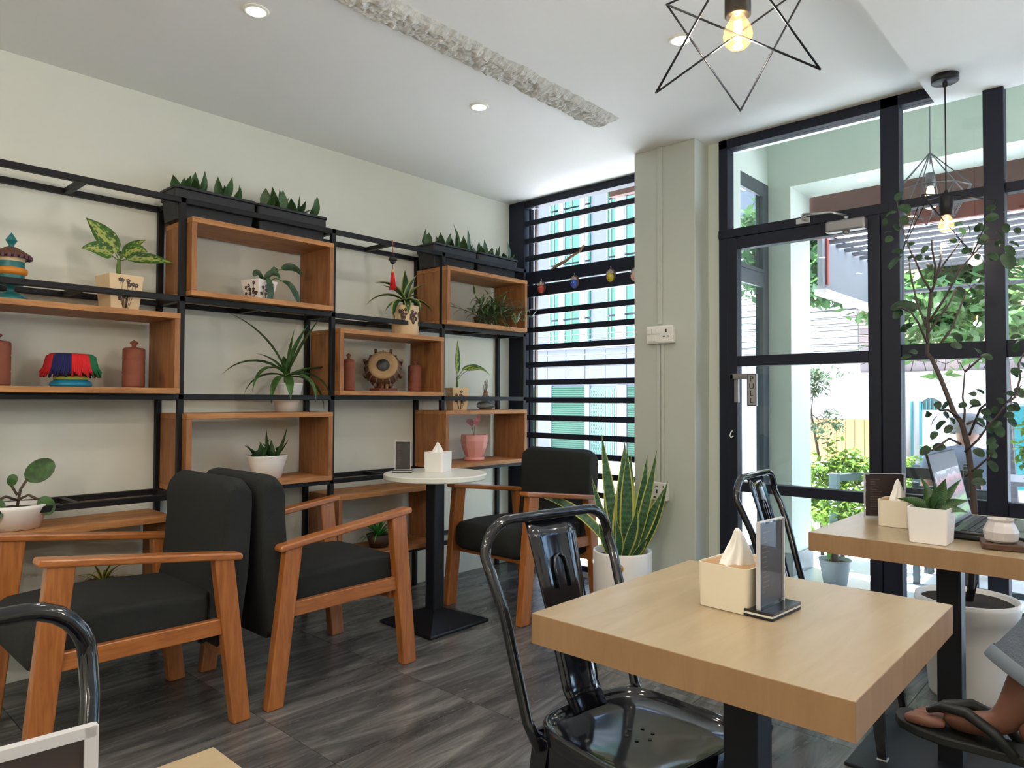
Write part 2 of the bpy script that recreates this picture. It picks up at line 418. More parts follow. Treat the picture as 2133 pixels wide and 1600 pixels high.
# rough plaster strip on the ceiling
rb = B(); rs = random.Random(3)
ny, nx = 240, 18; ya, yb = .75, 2.93; grid = []
from mathutils import noise as mn
for i in range(ny+1):
    y = ya+(yb-ya)*i/ny; row = []
    xl = -2.116+.016*mn.noise((y*9, 0, 1))+.008*mn.noise((y*33, 0, 7)); xr = -1.955+.016*mn.noise((y*7, 5, 1))+.01*mn.noise((y*30, 5, 7))
    if y > 2.72: xl += (y-2.72)*-.02
    for j in range(nx+1):
        u = j/nx; x = xl+(xr-xl)*u
        q = Vector((x*26, y*26, 3)); f = mn.noise(q)*.5+mn.noise(q*2.6)*.35+mn.noise(q*6)*.25
        e = min(1, 5*u, 5*(1-u), (yb-y)*25+.2)
        row.append(rb.bm.verts.new((x+.004*mn.noise(q*3), y, ZC-.001-e*(.022+.026*max(-.7, f)))))
    grid.append(row)
for i in range(ny):
    for j in range(nx): rb._f([grid[i][j], grid[i][j+1], grid[i+1][j+1], grid[i+1][j]])
for lst in ([r_[0] for r_ in grid], [r_[-1] for r_ in grid]):
    for a, c in zip(lst, lst[1:]):
        rb._f([a, c, rb.bm.verts.new((c.co.x, c.co.y, ZC+.01)), rb.bm.verts.new((a.co.x, a.co.y, ZC+.01))])
struct('trim_2', rb, ROUGHP, label='rough strip of broken plaster hanging under the ceiling')

# cable conduit on the column
struct('trim_3', B().box(-2.035, -2.005, YC-.012, YC, 1.57, ZC).box(-2.04, -2.02, YC-.010, YC, .70, 1.46).box(-2.010, -1.992, YC-.010, YC, .70, 1.46), PIER, bevel=.002, label='slim cable conduit down the column face')

def frame_bar(b, x0, x1, z0, z1, y=None, d=.05):
    y = YD if y is None else y
    return b.box(x0, x1, y, y+d, z0, z1)

# ---- louvred window
lw = thing('window_1', 'tall black window with horizontal metal slats in the left corner', 'window', (-2.81, YL, 0), kind='structure'); del lw['category']
B().box(X0, -3.285, YL-.03, YL+.05, 0, ZC).build('jamb', BLK, lw, bevel=.003)
B().box(-3.262, -3.245, YL, YL+.03, 0, 2.50).build('jamb', BLK, lw)
B().box(-3.235, -3.218, YL+.03, YL+.05, 0, 2.50).build('jamb', mat('worn_frame_paint', (.30, .24, .20), .7), lw)
B().box(-3.285, -2.19, YL-.02, YL+.05, 2.507, ZC).build('head', BLK, lw, bevel=.003)
zs = [2.396, 2.271, 2.146]+[1.762-.1225*k for k in range(15)]
for z in zs:
    B().box(-3.295, -2.19, YL-.012, YL+.008, z-.019, z+.019).build('slat', BLK, lw, bevel=.002)
B().box(-3.285, -2.19, YL-.015, YL+.02, 1.963, 2.049).build('cross_rail', BLK, lw, bevel=.002)
B().box(-3.285, -2.19, YL-.015, YL+.02, 1.872, 1.953).build('cross_rail', BLK, lw, bevel=.002)
B().box(X0, -2.19, YL-.03, YL+.08, -.02, .03).build('sill', mat('pale_sill', (.55, .55, .53), .5), lw)

# ---- glazed front with door
dw = thing('window_2', 'black steel glazed shop front with tall panes', 'window', (-.6, YD, 0), kind='structure'); del dw['category']
posts = [(-1.739, -1.689), (-.935, -.856), (-.533, -.459), (-.135, -.06), (.264, .338), (.663, .737), (1.06, 1.135), (1.46, 1.53), (1.86, 1.93), (2.26, 2.33)]
for a, c in posts: frame_bar(B(), a, c, 0, ZC, y=YD-.02, d=.08).build('post', BLK, dw, bevel=.003)
B().box(-1.739, X1, YD-.02, YD+.06, 2.508, ZC).build('head', BLK, dw, bevel=.003)
B().box(-1.739, -.90, YD-.025, YD+.06, 2.022, 2.068).build('transom', BLK, dw, bevel=.002)
pz = [(0, .06), (.611, .728), (1.338, 1.409), (2.03, 2.073)]
for (a, c), (d, e) in zip(posts[1:], posts[2:]+[(X1, X1+.1)]):
    for z0, z1 in pz: B().box(c, d, YD-.005, YD+.045, z0, z1).build('rail', BLK, dw, bevel=.002)
    for z0, z1 in ((.06, .611), (.728, 1.338), (1.409, 2.03), (2.073, 2.508)):
        B().box(c, d, YD+.018, YD+.024, z0, z1).build('pane', GLASS, dw)
B().box(-1.689, -.935, YD+.018, YD+.024, 2.068, 2.508).build('pane', GLASS, dw)
for k, (dx, dz) in enumerate([(x, z) for z in (1.86, 1.81, 1.76, 1.71, .98, .93, .88, .83) for x in (-.91, -.877)]):
    B().lathe([(.0001, -.003), (.005, -.002), (.005, 0)], (0, 0, 0), 8, M=Matrix.Translation((dx, YD-.02, dz)) @ Matrix.Rotation(R(90), 4, 'X')).build('rivet', CHROME, dw)
dr = thing('door_1', 'black framed glass door with a pull plate', 'door', (-1.31, YD, 0), kind='structure'); del dr['category']
B().box(-1.686, -1.632, YD-.03, YD+.03, .008, 2.018).build('stile', BLK, dr, bevel=.003)
B().box(-.990, -.937, YD-.03, YD+.03, .008, 2.018).build('stile', BLK, dr, bevel=.003)
for z0, z1 in ((.008, .09), (.672, .722), (1.331, 1.386), (1.955, 2.018)):
    B().box(-1.632, -.990, YD-.028, YD+.028, z0, z1).build('rail', BLK, dr, bevel=.003)
for z0, z1 in ((.09, .672), (.722, 1.331), (1.386, 1.955)):
    B().box(-1.632, -.990, YD-.003, YD+.003, z0, z1).build('pane', GLASS, dr)
hd = B().box(-1.66, -1.53, YD-.060, YD-.045, 1.262, 1.292).box(-1.66, -1.64, YD-.06, YD-.03, 1.262, 1.292).build('handle', ALU, dr, bevel=.003)
pl = B().box(-1.557, -1.502, YD-.085, YD-.072, 1.122, 1.290).box(-1.545, -1.515, YD-.072, YD-.045, 1.262, 1.285).build('pull_plate', mat('grey_plate', (.34, .34, .36), .35, metal=.4), dr, bevel=.006, seg=3)
def text(s, size, loc, rot, m, name, parent, ext=.0006, sp=1):
    c = bpy.data.curves.new(name, 'FONT'); c.body = s; c.size = size; c.extrude = ext; c.align_x = 'CENTER'; c.align_y = 'CENTER'; c.space_line = sp
    o = bpy.data.objects.new(name, c); COL.objects.link(o); c.materials.append(m)
    Mx = mw(parent).inverted() @ Matrix.Translation(loc) @ Euler(rot).to_matrix().to_4x4()
    o.parent = parent; o.matrix_local = Mx; return o
text('P\nU\nL\nL', .040, (-1.5295, YD-.0862, 1.205), (R(90), 0, 0), BLACKRUB, 'lettering', pl, sp=.92)
fb = B()
for a, c, d, e in ((-1.553, -1.506, 1.126, 1.129), (-1.553, -1.506, 1.283, 1.286), (-1.553, -1.5505, 1.126, 1.286), (-1.5085, -1.506, 1.126, 1.286)): fb.box(a, c, YD-.0862, YD-.085, d, e)
fb.build('border', BLACKRUB, pl)
B().box(-1.642, -1.618, YD-.048, YD-.030, 1.14, 1.27).build('lock_case', ALU, dr, bevel=.003)
hk = B().tube([(-1.66, YD-.03, .99), (-1.66, YD-.045, .985), (-1.665, YD-.05, .965), (-1.655, YD-.055, .955), (-1.645, YD-.05, .965)], .003, 6).build('coat_hook', PLASTW, dr)
# door closer
dc = thing('door_closer', 'grey metal door closer at the top of the glass door', 'door closer', (-1.06, YD-.03, 1.98))
B().box(-1.165, -.985, YD-.085, YD-.031, 1.955, 2.010).build('body', ALU, dc, bevel=.010, seg=3)
B().lathe([(0, 0), (.017, 0), (.017, -.012), (.012, -.018), (0, -.018)], (-1.075, YD-.058, 1.956), 12).build('valve_cap', ALU, dc)
B().tube([(-1.075, YD-.058, 2.01), (-1.075, YD-.058, 2.028)], .011, 10).tube([(-1.075, YD-.058, 2.03), (-1.13, YD-.11, 2.045), (-1.25, YD-.13, 2.052)], .006, 6).tube([(-1.25, YD-.13, 2.052), (-1.285, YD-.04, 2.052)], .006, 6).build('arm', CHROME, dc)
B().box(-1.32, -1.25, YD-.035, YD-.024, 2.03, 2.06).build('bracket', CHROME, dc, bevel=.003)

# ---- sockets on the column
sw = thing('switch_plate', 'white switch and socket panel at mid height on the column', 'switch', (-2.01, YC, 1.51))
B().box(-2.093, -1.925, YC-.030, YC-.0, 1.463, 1.560).build('box', PLASTW, sw, bevel=.004)
B().box(-2.087, -1.931, YC-.034, YC-.030, 1.469, 1.554).build('plate', PLASTW, sw, bevel=.002)
for k in range(3): B().box(-2.080+k*.028, -2.056+k*.028, YC-.039, YC-.033, 1.515, 1.545).build('rocker', PLASTW, sw, bevel=.002)
for k in range(2): B().box(-2.080+k*.028, -2.056+k*.028, YC-.039, YC-.033, 1.476, 1.505).build('rocker', PLASTW, sw, bevel=.002)
for x, z, hw, hh in ((-1.966, 1.530, .004, .009), (-1.978, 1.500, .008, .003), (-1.954, 1.500, .008, .003)): B().box(x-hw, x+hw, YC-.0345, YC-.0335, z-hh, z+hh).build('socket_hole', BLACKRUB, sw)
so = thing('wall_socket', 'white square power socket low on the column beside the snake plant', 'socket', (-2.02, YC, .65))
B().box(-2.078, -1.968, YC-.034, YC, .602, .700).build('box', PLASTW, so, bevel=.004)
for x, z, hw, hh in ((-2.062, .68, .003, .005), (-2.062, .652, .003, .005), (-2.062, .624, .003, .005), (-1.984, .68, .003, .005), (-1.984, .652, .004, .006), (-1.984, .624, .003, .005), (-2.024, .678, .008, .003), (-2.024, .652, .004, .010), (-2.038, .620, .007, .004), (-2.010, .620, .007, .004)):
    B().box(x-hw, x+hw, YC-.0348, YC-.0335, z-hh, z+hh).build('socket_hole', BLACKRUB, so)

# ---- small painted face masks on the louvre rails
mc = {'red': (.50, .06, .05), 'blue': (.03, .10, .55), 'yellow': (.62, .50, .03), 'pale': (.65, .42, .33)}
for nm, x, z in (('red', -3.13, 1.93), ('blue', -2.843, 1.936), ('yellow', -2.553, 1.944), ('pale', -2.372, 1.93)):
    m_ = thing('face_mask', {'red': 'small red painted face mask, leftmost of the row on the louvred window', 'blue': 'small blue painted face mask hung on the louvred window rail', 'yellow': 'small yellow painted face mask hung on the louvred window rail', 'pale': 'small pale pink face mask next to the column on the louvre rail'}[nm], 'mask', (x, YL-.02, z), group='painted face masks on the window rail')
    F = mat('mask_'+nm, mc[nm], .5); K = mat('mask_dark_'+nm, (.10, .06, .05), .6); GO = mat('mask_trim_'+nm, (.55, .5, .45), .5)
    Mx = Matrix.Translation((x, YL-.016, z)) @ Matrix.Rotation(R(90), 4, 'X')
    B().lathe([(.0365, 0), (.036, .006), (.030, .010), (0, .011)], n=20, sy=1.25, M=Mx).build('halo', K, m_)
    B().lathe([(.026, .008), (.024, .018), (.014, .024), (0, .026)], n=18, sy=1.1, M=Matrix.Translation((x, YL-.016, z-.012)) @ Matrix.Rotation(R(90), 4, 'X')).build('face', F, m_)
    for dx in (-.009, .009): B().lathe([(.0045, .022), (.003, .026), (0, .0265)], n=8, sy=.5, M=Matrix.Translation((x+dx, YL-.016, z-.006)) @ Matrix.Rotation(R(90), 4, 'X')).build('eye', PLASTW, m_)
    B().box(x-.006, x+.006, YL-.044, YL-.036, z-.027, z-.024).build('mouth', mat('lips_'+nm, (.3, .02, .02), .5), m_)
    c_ = B()
    for k in range(-2, 3): c_.prism([(x+k*.010-.006, z+.012), (x+k*.010+.006, z+.012), (x+k*.011, z+.040-abs(k)*.006)], 'Y', YL-.034, YL-.026)
    c_.build('crown', GO, m_)
    B().tube([(x, YL-.018, z+.045), (x, YL-.022, z+.058)], .003, 6).build('pin', CHROME, m_)
tw = B().use(mat('dry_twig', (.28, .17, .10), .9)); rs = random.Random(5)
pth = [(-3.03, YL-.03, 2.040), (-2.97, YL-.035, 2.062), (-2.91, YL-.03, 2.082), (-2.86, YL-.03, 2.108), (-2.80, YL-.03, 2.125), (-2.757, YL-.03, 2.165)]
tw.tube(pth, [.006, .011, .010, .008, .006, .009], 7)
for k in range(26):
    i = rs.randrange(len(pth)-1); p = Vector(pth[i]).lerp(Vector(pth[i+1]), rs.random())
    tw.tube([p, p+Vector((rs.uniform(-.02, .02), rs.uniform(-.015, 0), rs.uniform(-.02, .02)))], [.005, .001], 5)
tag(tw.build('dry_twig'), 'dry broken twig stuck between the upper slats of the louvred window', 'twig')

# ================================================================= lamps
DLP = [(-2.391, 1.231), (-2.382, 2.363), (-1.351, 2.444), (-1.351, 1.231), (-2.391, .05), (-1.351, .05), (-2.391, -1.1), (-1.351, -1.1), (-2.391, -2.2), (-1.351, -2.2)]  # those beyond the visible downlights are added as fill light
DLL = {0: 'round warm downlight in the ceiling, nearest the left wall', 1: 'round warm downlight between the plaster strip and the shelves', 2: 'round warm downlight seen behind the star pendant wires'}
for k, (x, y) in enumerate(DLP):
    d = thing('downlight', DLL.get(k, 'added fill downlight out of view %s, %s' % ({1.231: 'above the foreground table', .05: 'beside the viewer', -1.1: 'behind the viewer', -2.2: 'at the very back'}.get(y, 'over the room'), 'left of the pair' if x < -2 else 'right of the pair')), 'ceiling light', (x, y, ZC), group='recessed ceiling downlights')
    B().lathe([(.034, -.0005), (.034, -.006), (.045, -.005), (.047, -.0005)], (x, y, ZC), 24).build('trim_ring', PLASTW, d)
    B().lathe([(0, -.003), (.034, -.003)], (x, y, ZC), 20).build('lens', DLED, d)
    area('downlight_lamp', (x, y, ZC-.012), .06, 4.5*LAMP, (1, .86, .68), spread=150)
for x in (.4, 1.7):  # unseen downlights, added to lift the indoor light
    for y in (-2.2, -.9, .4, 1.7, 2.9):
        rowname = {-2.2: 'at the very back of the room', -.9: 'behind the viewer', .4: 'level with the viewer', 1.7: 'level with the foreground table', 2.9: 'near the shop window'}[y]
        d = thing('downlight', 'unseen fill downlight added in the lowered ceiling %s, %s of the pair' % (rowname, 'left' if x < 1 else 'right'), 'ceiling light', (x, y, ZS), group='recessed ceiling downlights')
        B().lathe([(.034, -.0005), (.034, -.006), (.045, -.005), (.047, -.0005)], (x, y, ZS), 24).build('trim_ring', PLASTW, d)
        B().lathe([(0, -.003), (.034, -.003)], (x, y, ZS), 20).build('lens', DLED, d)
        area('downlight_lamp', (x, y, ZS-.012), .06, 4.5*LAMP, (1, .88, .72), spread=150)

def pendant(x, y, zb, label, rz=0, watt=10):
    ZS = 2.48 if x > -.7 else ZC
    d = thing('star_pendant', label, 'pendant lamp', (x, y, ZS), rz, group='black wire star pendants')
    L = Matrix.Identity(4)
    B().lathe([(0, -.001), (.050, -.001), (.050, -.026), (.047, -.028), (0, -.028)], n=28).build('canopy', MATB, d, local=True)
    B().lathe([(.009, -.028), (.009, -.045), (.003, -.048), (0, -.048)], n=10).build('cord_grip', MATB, d, local=True)
    h = ZS-zb                       # bulb centre below soffit
    B().tube([(0, 0, -.04), (0, 0, -h+.12)], .0028, 6).build('cord', BLACKRUB, d, local=True)
    B().lathe([(0, -h+.135), (.006, -h+.134), (.010, -h+.12), (.024, -h+.112), (.026, -h+.105), (.026, -h+.030), (.022, -h+.028), (0, -h+.028)], n=20).build('socket', MATB, d, local=True)
    bb = B().lathe([(.013, -h+.034), (.016, -h+.024), (.027, -h+.004), (.030, -h-.012), (.026, -h-.028), (.015, -h-.038), (0, -h-.041)], n=22).build('bulb', BULBG, d, local=True)
    B().tube([(-.004, 0, -h+.02), (-.005, 0, -h-.015), (0, 0, -h-.022), (.005, 0, -h-.015), (.004, 0, -h+.02)], .0035, 6).build('filament', FILA, bb, local=True)
    # star cage: upper and lower triangles of tips joined by crossing wires, with a stay to the socket
    tips = {'UL': (-.147, -.029, .097), 'UR': (.081, .178, .146), 'UT': (.07, -.161, .055), 'L': (-.078, -.188, -.167), 'M': (-.069, .163, -.096), 'R': (.154, .022, -.121)}
    tp = {k: Vector(v)+Vector((0, 0, -h)) for k, v in tips.items()}
    st = B()
    for a_, c_ in (('M', 'UL'), ('M', 'UR'), ('L', 'UT'), ('L', 'UR'), ('R', 'UL'), ('R', 'UT')):
        st.tube([tp[a_], tp[c_]], .0022, 6)
    for k in ('UL', 'UR', 'UT'):
        st.tube([tp[k], Vector((0, 0, -h+.118))], .0022, 6)
    for k in tp: st.lathe([(0, -.0028), (.0028, 0), (0, .0028)], tp[k], 6)
    st.build('wire_cage', MATB, d, local=True)
    l = bpy.data.lights.new('pendant_lamp', 'POINT'); l.energy = watt*LAMP; l.color = (1, .86, .68); l.shadow_soft_size = .03
    o = bpy.data.objects.new('pendant_lamp', l); COL.objects.link(o); o.location = (x, y, zb-.055)
    return d
pendant(-.62, 1.356, 1.905, 'black wire star pendant with a glowing bulb, nearest the camera', watt=30)
pendant(-.62, 3.29, 1.875, 'black wire star pendant on a long cord in front of the shop window', rz=1.0, watt=5)
for k, (x, y) in enumerate(((.9, 1.9), (.9, -1.3), (-1.25, -.75), (-1.25, -2.1), (.2, -2.3))):  # unseen pendants, added to brighten the ceiling and walls
    pendant(x, y, 1.95, 'black wire star pendant added for fill light, out of view ' + ('right of the laptop table', 'behind and right of the viewer', 'just behind the viewer on the left', 'at the back left of the room', 'at the back of the room')[k], rz=k, watt=52)

# ================================================================= shelving
FXc, BXc, t = -3.172, -3.412, .0125        # tube centres front, back; half tube
PY = [-.245, .527, 1.301, 2.073, 2.841, 3.58]
RT = [2.040, 1.603, 1.170, .735, .300]     # rail tops
sh = thing('shelf_frame', 'tall black steel tube shelf frame along the left wall', 'shelf', (-3.29, 1.6, 0))
for y in PY:
    B().box(FXc-t, FXc+t, y-t, y+t, 0, 2.04).build('post', SHELFB, sh, bevel=.002)
    B().box(BXc-t, BXc+t, y-t, y+t, 0, 2.04).build('post', SHELFB, sh, bevel=.002)
for z in RT:
    for x in (FXc, BXc):
        B().box(x-t, x+t, PY[0]-t, PY[-1]+t, z-.025, z).build('rail', SHELFB, sh, bevel=.002)
    for a, c in zip(PY, PY[1:]):
        for y in (a, (a+c)/2):
            B().box(BXc+t, FXc-t, y-t, y+t, z-.024, z-.001).build('cross_bar', SHELFB, sh, bevel=.002)
    B().box(BXc+t, FXc-t, PY[-1]-t, PY[-1]+t, z-.024, z-.001).build('cross_bar', SHELFB, sh, bevel=.002)
def crate(y0, y1, z0, label, h=.348, th=.024):
    z1 = z0+h; xb, xf = -3.398, -3.112
    c = thing('wooden_crate', label, 'crate', (-3.255, (y0+y1)/2, z0), group='open pine crates in the shelf frame')
    B().box(xb, xf, y0, y1, z1-th, z1).build('top_board', CRATE, c, bevel=.002)
    B().box(xb, xf, y0, y1, z0, z0+th).build('bottom_board', CRATE, c, bevel=.002)
    B().box(xb, xf-.001, y0, y0+th, z0+th, z1-th).build('side_board', CRATEV, c, bevel=.002)
    B().box(xb, xf-.001, y1-th, y1, z0+th, z1-th).build('side_board', CRATEV, c, bevel=.002)
    return z1
e = .018
crate(1.301+e, 2.043, RT[1]+.001, 'open pine crate holding the printed white pot, under the two dark troughs at left')
crate(2.841+e-.03, 3.553, RT[1]+.001, 'open pine crate with the bushy wiry plant, top right by the louvred window')
crate(.545, 1.276, RT[2]+.001, 'open pine crate with the fringed stand and clay jars, at the left edge')
crate(2.073+e-.006, 2.806, RT[2]+.001, 'open pine crate holding the small drum between two clay jars')
crate(1.301+e-.012, 2.046, RT[3]+.001, 'open pine crate holding the oval white pot, behind the two armchairs')
crate(2.841+e-.035, 3.553, RT[3]+.001, 'open pine crate holding the pink pot beside the louvred window')
crate(.545, 1.262, RT[4]+.001, 'low open pine crate behind the nearest armchair')
crate(2.073+e-.006, 2.80, RT[4]+.001, 'low open pine crate behind the round table leg')

# ---------------------------------------------------------------- leaves
LG_DARK = leafmat('leaf_dark', (.020, .060, .018), trans=.12)
LG_SANS = leafmat('leaf_small_sansevieria', (.035, .085, .025), trans=.1, bands=True)
LG_DIEF = leafmat('leaf_dieffenbachia', (.05, .14, .02), mottled=(.45, .52, .12), trans=.3)
LG_SNAKE = leafmat('leaf_snake', (.045, .11, .05), edge=(.55, .55, .12), trans=.12, bands=True, edgew=.12)
LG_STRIPE = leafmat('leaf_striped', (.035, .10, .03), edge=(.42, .44, .14), trans=.2, edgew=.16)
LG_GREEN = leafmat('leaf_green', (.06, .17, .025), trans=.3)
LG_PINK = leafmat('leaf_pink', (.55, .13, .13), trans=.35)
LG_WIRY = leafmat('leaf_wiry', (.085, .15, .05), trans=.25)
LG_YELL = leafmat('leaf_yellow', (.05, .09, .02), edge=(.6, .5, .05), trans=.2, edgew=.22)
LG_FICUS = leafmat('leaf_ficus', (.028, .060, .024), trans=.30)
LG_PALE = leafmat('leaf_outdoor', (.20, .42, .06), trans=.5)
LG_PALE2 = leafmat('leaf_outdoor_tree', (.12, .28, .07), trans=.5)

def soil(x, y, z, rx, ry, parent, m=SOIL, n=18):
    b = B(); c = b.bm.verts.new((x, y, z+.004)); ring = []
    for k in range(n):
        a = 2*math.pi*k/n; ring.append(b.bm.verts.new((x+rx*math.cos(a), y+ry*math.sin(a), z+random.uniform(-.002, .003))))
    for k in range(n): b._f([c, ring[k], ring[(k+1) % n]], True)
    return b.build('soil', m, parent)
def leafpart(pts, wd, m, parent, hint=(0, 0, 1), prof='lance', fold=.12, name='leaf'):
    return B().leaf(pts, wd, hint, prof, fold).build(name, m, parent)

# ---- dark troughs with small snake plants
def trough(y0, y1, label, seed):
    rs = random.Random(seed); x0, x1 = -3.365, -3.195; zb, zt = 1.953, 2.100
    d = thing('planter_trough', label, 'planter', (-3.28, (y0+y1)/2, zb), group='dark grey planter troughs on top of the shelf')
    cx, cy, hx, hy = (x0+x1)/2, (y0+y1)/2, (x1-x0)/2, (y1-y0)/2
    B().rbox(cx, cy, hx-.012, hy-.018, zb, zt-.028, .012, taper=1.07, open_top=True).build('body', TROUGH, d)
    B().rbox(cx, cy, hx-.001, hy-.003, zt-.052, zt-.014, .016, open_top=False).build('collar', TROUGH, d)
    B().rbox(cx, cy, hx+.008, hy, zt-.012, zt, .02, open_top=False).build('rim', TROUGH, d, bevel=.002)
    B().box(cx-hx+.010, cx+hx-.010, cy-hy+.015, cy+hy-.015, zt, zt+.003).build('soil', SOIL, d)
    for q in range(4):
        px, py = cx+rs.uniform(-.03, .03), cy+(q-1.5)*hy*.47+rs.uniform(-.02, .02)
        for k in range(rs.randint(4, 6)):
            az = k*2.4+rs.random(); el = R(rs.uniform(32, 85)); ln = rs.uniform(.065, .12)
            if k == 0 and rs.random() < .5: ln *= 1.4; el = R(88)
            pts = arc((px+.012*math.cos(az), py+.012*math.sin(az), zt), az, el, ln, rs.uniform(-.5, .5), 5)
            leafpart(pts, rs.uniform(.038, .056), LG_SANS, d, hint=(math.cos(az), math.sin(az), .15), fold=.22)
trough(1.274, 1.662, 'long dark grey trough of small snake plants at the left end of the shelf top', 1)
trough(1.668, 2.056, 'dark grey trough of small snake plants, second from the left on the shelf top', 2)
trough(2.790, 3.160, 'dark grey trough of snake plants over the wiry plant crate, left of the pair', 3)
trough(3.166, 3.548, 'dark grey trough of snake plants touching the louvred window', 4)

# ---- shelf items
def pot_square(x, y, z, wb, wt, h, ang, m, parent, name='pot', th=.006):
    b = B(); q = math.sqrt(.5)
    b.lathe([(wb*q, 0), (wt*q, h), ((wt-th*2)*q, h), ((wt-th*2)*q*.96, h-.02), (0, h-.02)], (x, y, z), 4, smooth=False, ang=ang)
    b.lathe([(0, 0), (wb*q, 0)], (x, y, z), 4, smooth=False, ang=ang)
    return b.build(name, m, parent, bevel=.003)
def flowerprint(parent, cx, cy, z0, z1, wd, nrm_az, seed, off=.001, tilt=0.0):
    """brown blossom sprigs printed on the face of a pot"""
    rs = random.Random(seed); b = B(); N = Vector((math.cos(nrm_az), math.sin(nrm_az), 0)); S = Vector((-N.y, N.x, 0))
    O = Vector((cx, cy, z0)); up = Vector((0, 0, 1))+N*tilt
    for k in range(12):
        u = rs.uniform(-.5, .5)*wd*.8; v = rs.uniform(.25, .92)*(z1-z0); c = O+S*u+up*v+N*off
        b.tube([O+S*u*.3+N*off+up*.004, c], .0008, 4)
        for j in range(5):
            a = 2*math.pi*j/5+rs.random()*.4; p = c+(S*math.cos(a)+Vector((0, 0, 1))*math.sin(a))*.0058
            b.lathe([(.0042, 0), (0, .0012)], p, 6, M=N.to_track_quat('Z', 'Y').to_matrix().to_4x4())
    return b.build('print', INK, parent)

# painted prayer wheel
pw = thing('prayer_wheel', 'small painted prayer wheel with a teal finial on the shelf at the left edge', 'ornament', (-3.25, .69, 1.518))
TEAL = mat('teal_paint', (.02, .16, .17), .4, var=.3, vscale=20); ORG = mat('orange_paint', (.62, .22, .015), .4); BRN = mat('brown_paint', (.10, .035, .02), .5)
c0 = (-3.25, .69, 1.519)
B().lathe([(0, 0), (.062, 0), (.058, .014), (.040, .030), (.018, .040), (0, .040)], c0).build('base', TEAL, pw)
B().lathe([(.012, .038), (.012, .06), (.042, .066), (.045, .075), (.045, .105)], c0).build('lower_drum', TEAL, pw)
B().lathe([(.044, .103), (.053, .108), (.055, .118), (.053, .128), (.044, .132)], c0).build('orange_ring', ORG, pw)
B().lathe([(.045, .13), (.045, .155)], c0).build('teal_band', TEAL, pw)
B().lathe([(.046, .155), (.046, .172)], c0).build('cream_band', CREAM, pw)
B().lathe([(.046, .170), (.066, .174), (.064, .184), (.045, .196), (.022, .210), (.010, .214), (0, .214)], c0, 20).build('roof', BRN, pw)
sc_ = B()
for k in range(20):
    a = 2*math.pi*k/20; sc_.lathe([(.007, 0), (.006, .012), (0, .016)], (c0[0]+.064*math.cos(a), c0[1]+.064*math.sin(a), c0[2]+.166), 6)
sc_.build('fringe', mat('purple_paint', (.12, .05, .08), .5), pw)
B().lathe([(.008, .212), (.010, .222), (.020, .238), (.012, .252), (0, .270)], c0, 8, smooth=False).build('finial', TEAL, pw)

# dieffenbachia in square pot, top of the left crate
dp = thing('potted_dieffenbachia', 'mottled dieffenbachia in a square cream pot with brown flower print, upper left', 'potted plant', (-3.25, 1.075, 1.518))
pot_square(-3.25, 1.075, 1.519, .112, .142, .15, -.70, CREAM, dp)
for az in (.45-math.pi/4+math.pi/2-1.57+.0,): flowerprint(dp, -3.25+.056*math.cos(.087), 1.075+.056*math.sin(.087), 1.522, 1.665, .11, .087, 4, off=.001, tilt=.10)
soil(-3.25, 1.075, 1.652, .055, .055, dp)
b0 = Vector((-3.25, 1.075, 1.65))
B().tube([b0, b0+Vector((0, -.005, .05)), b0+Vector((0, -.003, .09))], [.011, .010, .006], 7).build('stem', STEM, dp)
for az, el, ln, dr_, wd in ((-2.0, 60, .18, .3, .085), (1.9, 50, .14, .4, .042), (1.55, 12, .19, .3, .055), (-1.5, 25, .12, .7, .075), (.5, 30, .12, .9, .065), (2.6, 30, .10, .9, .06)):
    s0 = b0+Vector((0, -.003, .085)); st = arc(s0, az, R(el+10), .035, .1, 3); B().tube(st, .0022, 5).build('leaf_stalk', STEM, dp)
    leafpart(arc(st[-1], az, R(el), ln, dr_, 8), wd, LG_DIEF, dp, hint=(.9, -.25, .35), fold=.2)

# printed square white pot with trailing leaves
wp = thing('potted_hoya', 'thick dark-leaved plant trailing over a small printed white square pot', 'potted plant', (-3.22, 1.69, 1.626))
pot_square(-3.22, 1.69, 1.629, .085, .125, .095, -.48, WHITE, wp)
for a in (-.48+.785, -.48-.785): flowerprint(wp, -3.22+.0425*math.cos(a), 1.69+.0425*math.sin(a), 1.630, 1.722, .085, a, 9, off=.0012, tilt=.21)
soil(-3.22, 1.69, 1.71, .05, .05, wp)
b0 = Vector((-3.20, 1.70, 1.71))
for pts, wd in (([(0, 0, 0), (.01, .03, .045), (.015, .07, .075), (.02, .09, .08)], 0), ([(0, 0, 0), (.03, -.01, .03), (.05, 0, .02)], 0), ([(0, 0, 0), (.03, .05, .03), (.04, .08, .02)], 0)):
    B().tube([b0+Vector(p) for p in pts], .003, 6).build('stem', STEM, wp)
for pts, wd in (([(.02, .085, .08), (.02, .125, .095), (.02, .165, .09), (.02, .20, .065)], .05), ([(.01, .035, .05), (.015, .055, .075), (.01, .07, .06)], .035), ([(.045, -.005, .03), (.065, .0, -.01), (.06, .005, -.06), (.055, .01, -.09)], .036), ([(.04, .08, .02), (.06, .11, .0), (.065, .14, -.05), (.06, .16, -.085)], .040), ([(0, 0, .01), (.0, -.02, .045), (0, -.035, .05), (0, -.05, .03)], .035), ([(0, 0, .01), (.03, .02, .05), (.03, .055, .05), (.03, .07, .03)], .036)):
    leafpart([b0+Vector(p) for p in pts], wd, LG_DARK, wp, hint=(1, 0, .6), prof='oval')

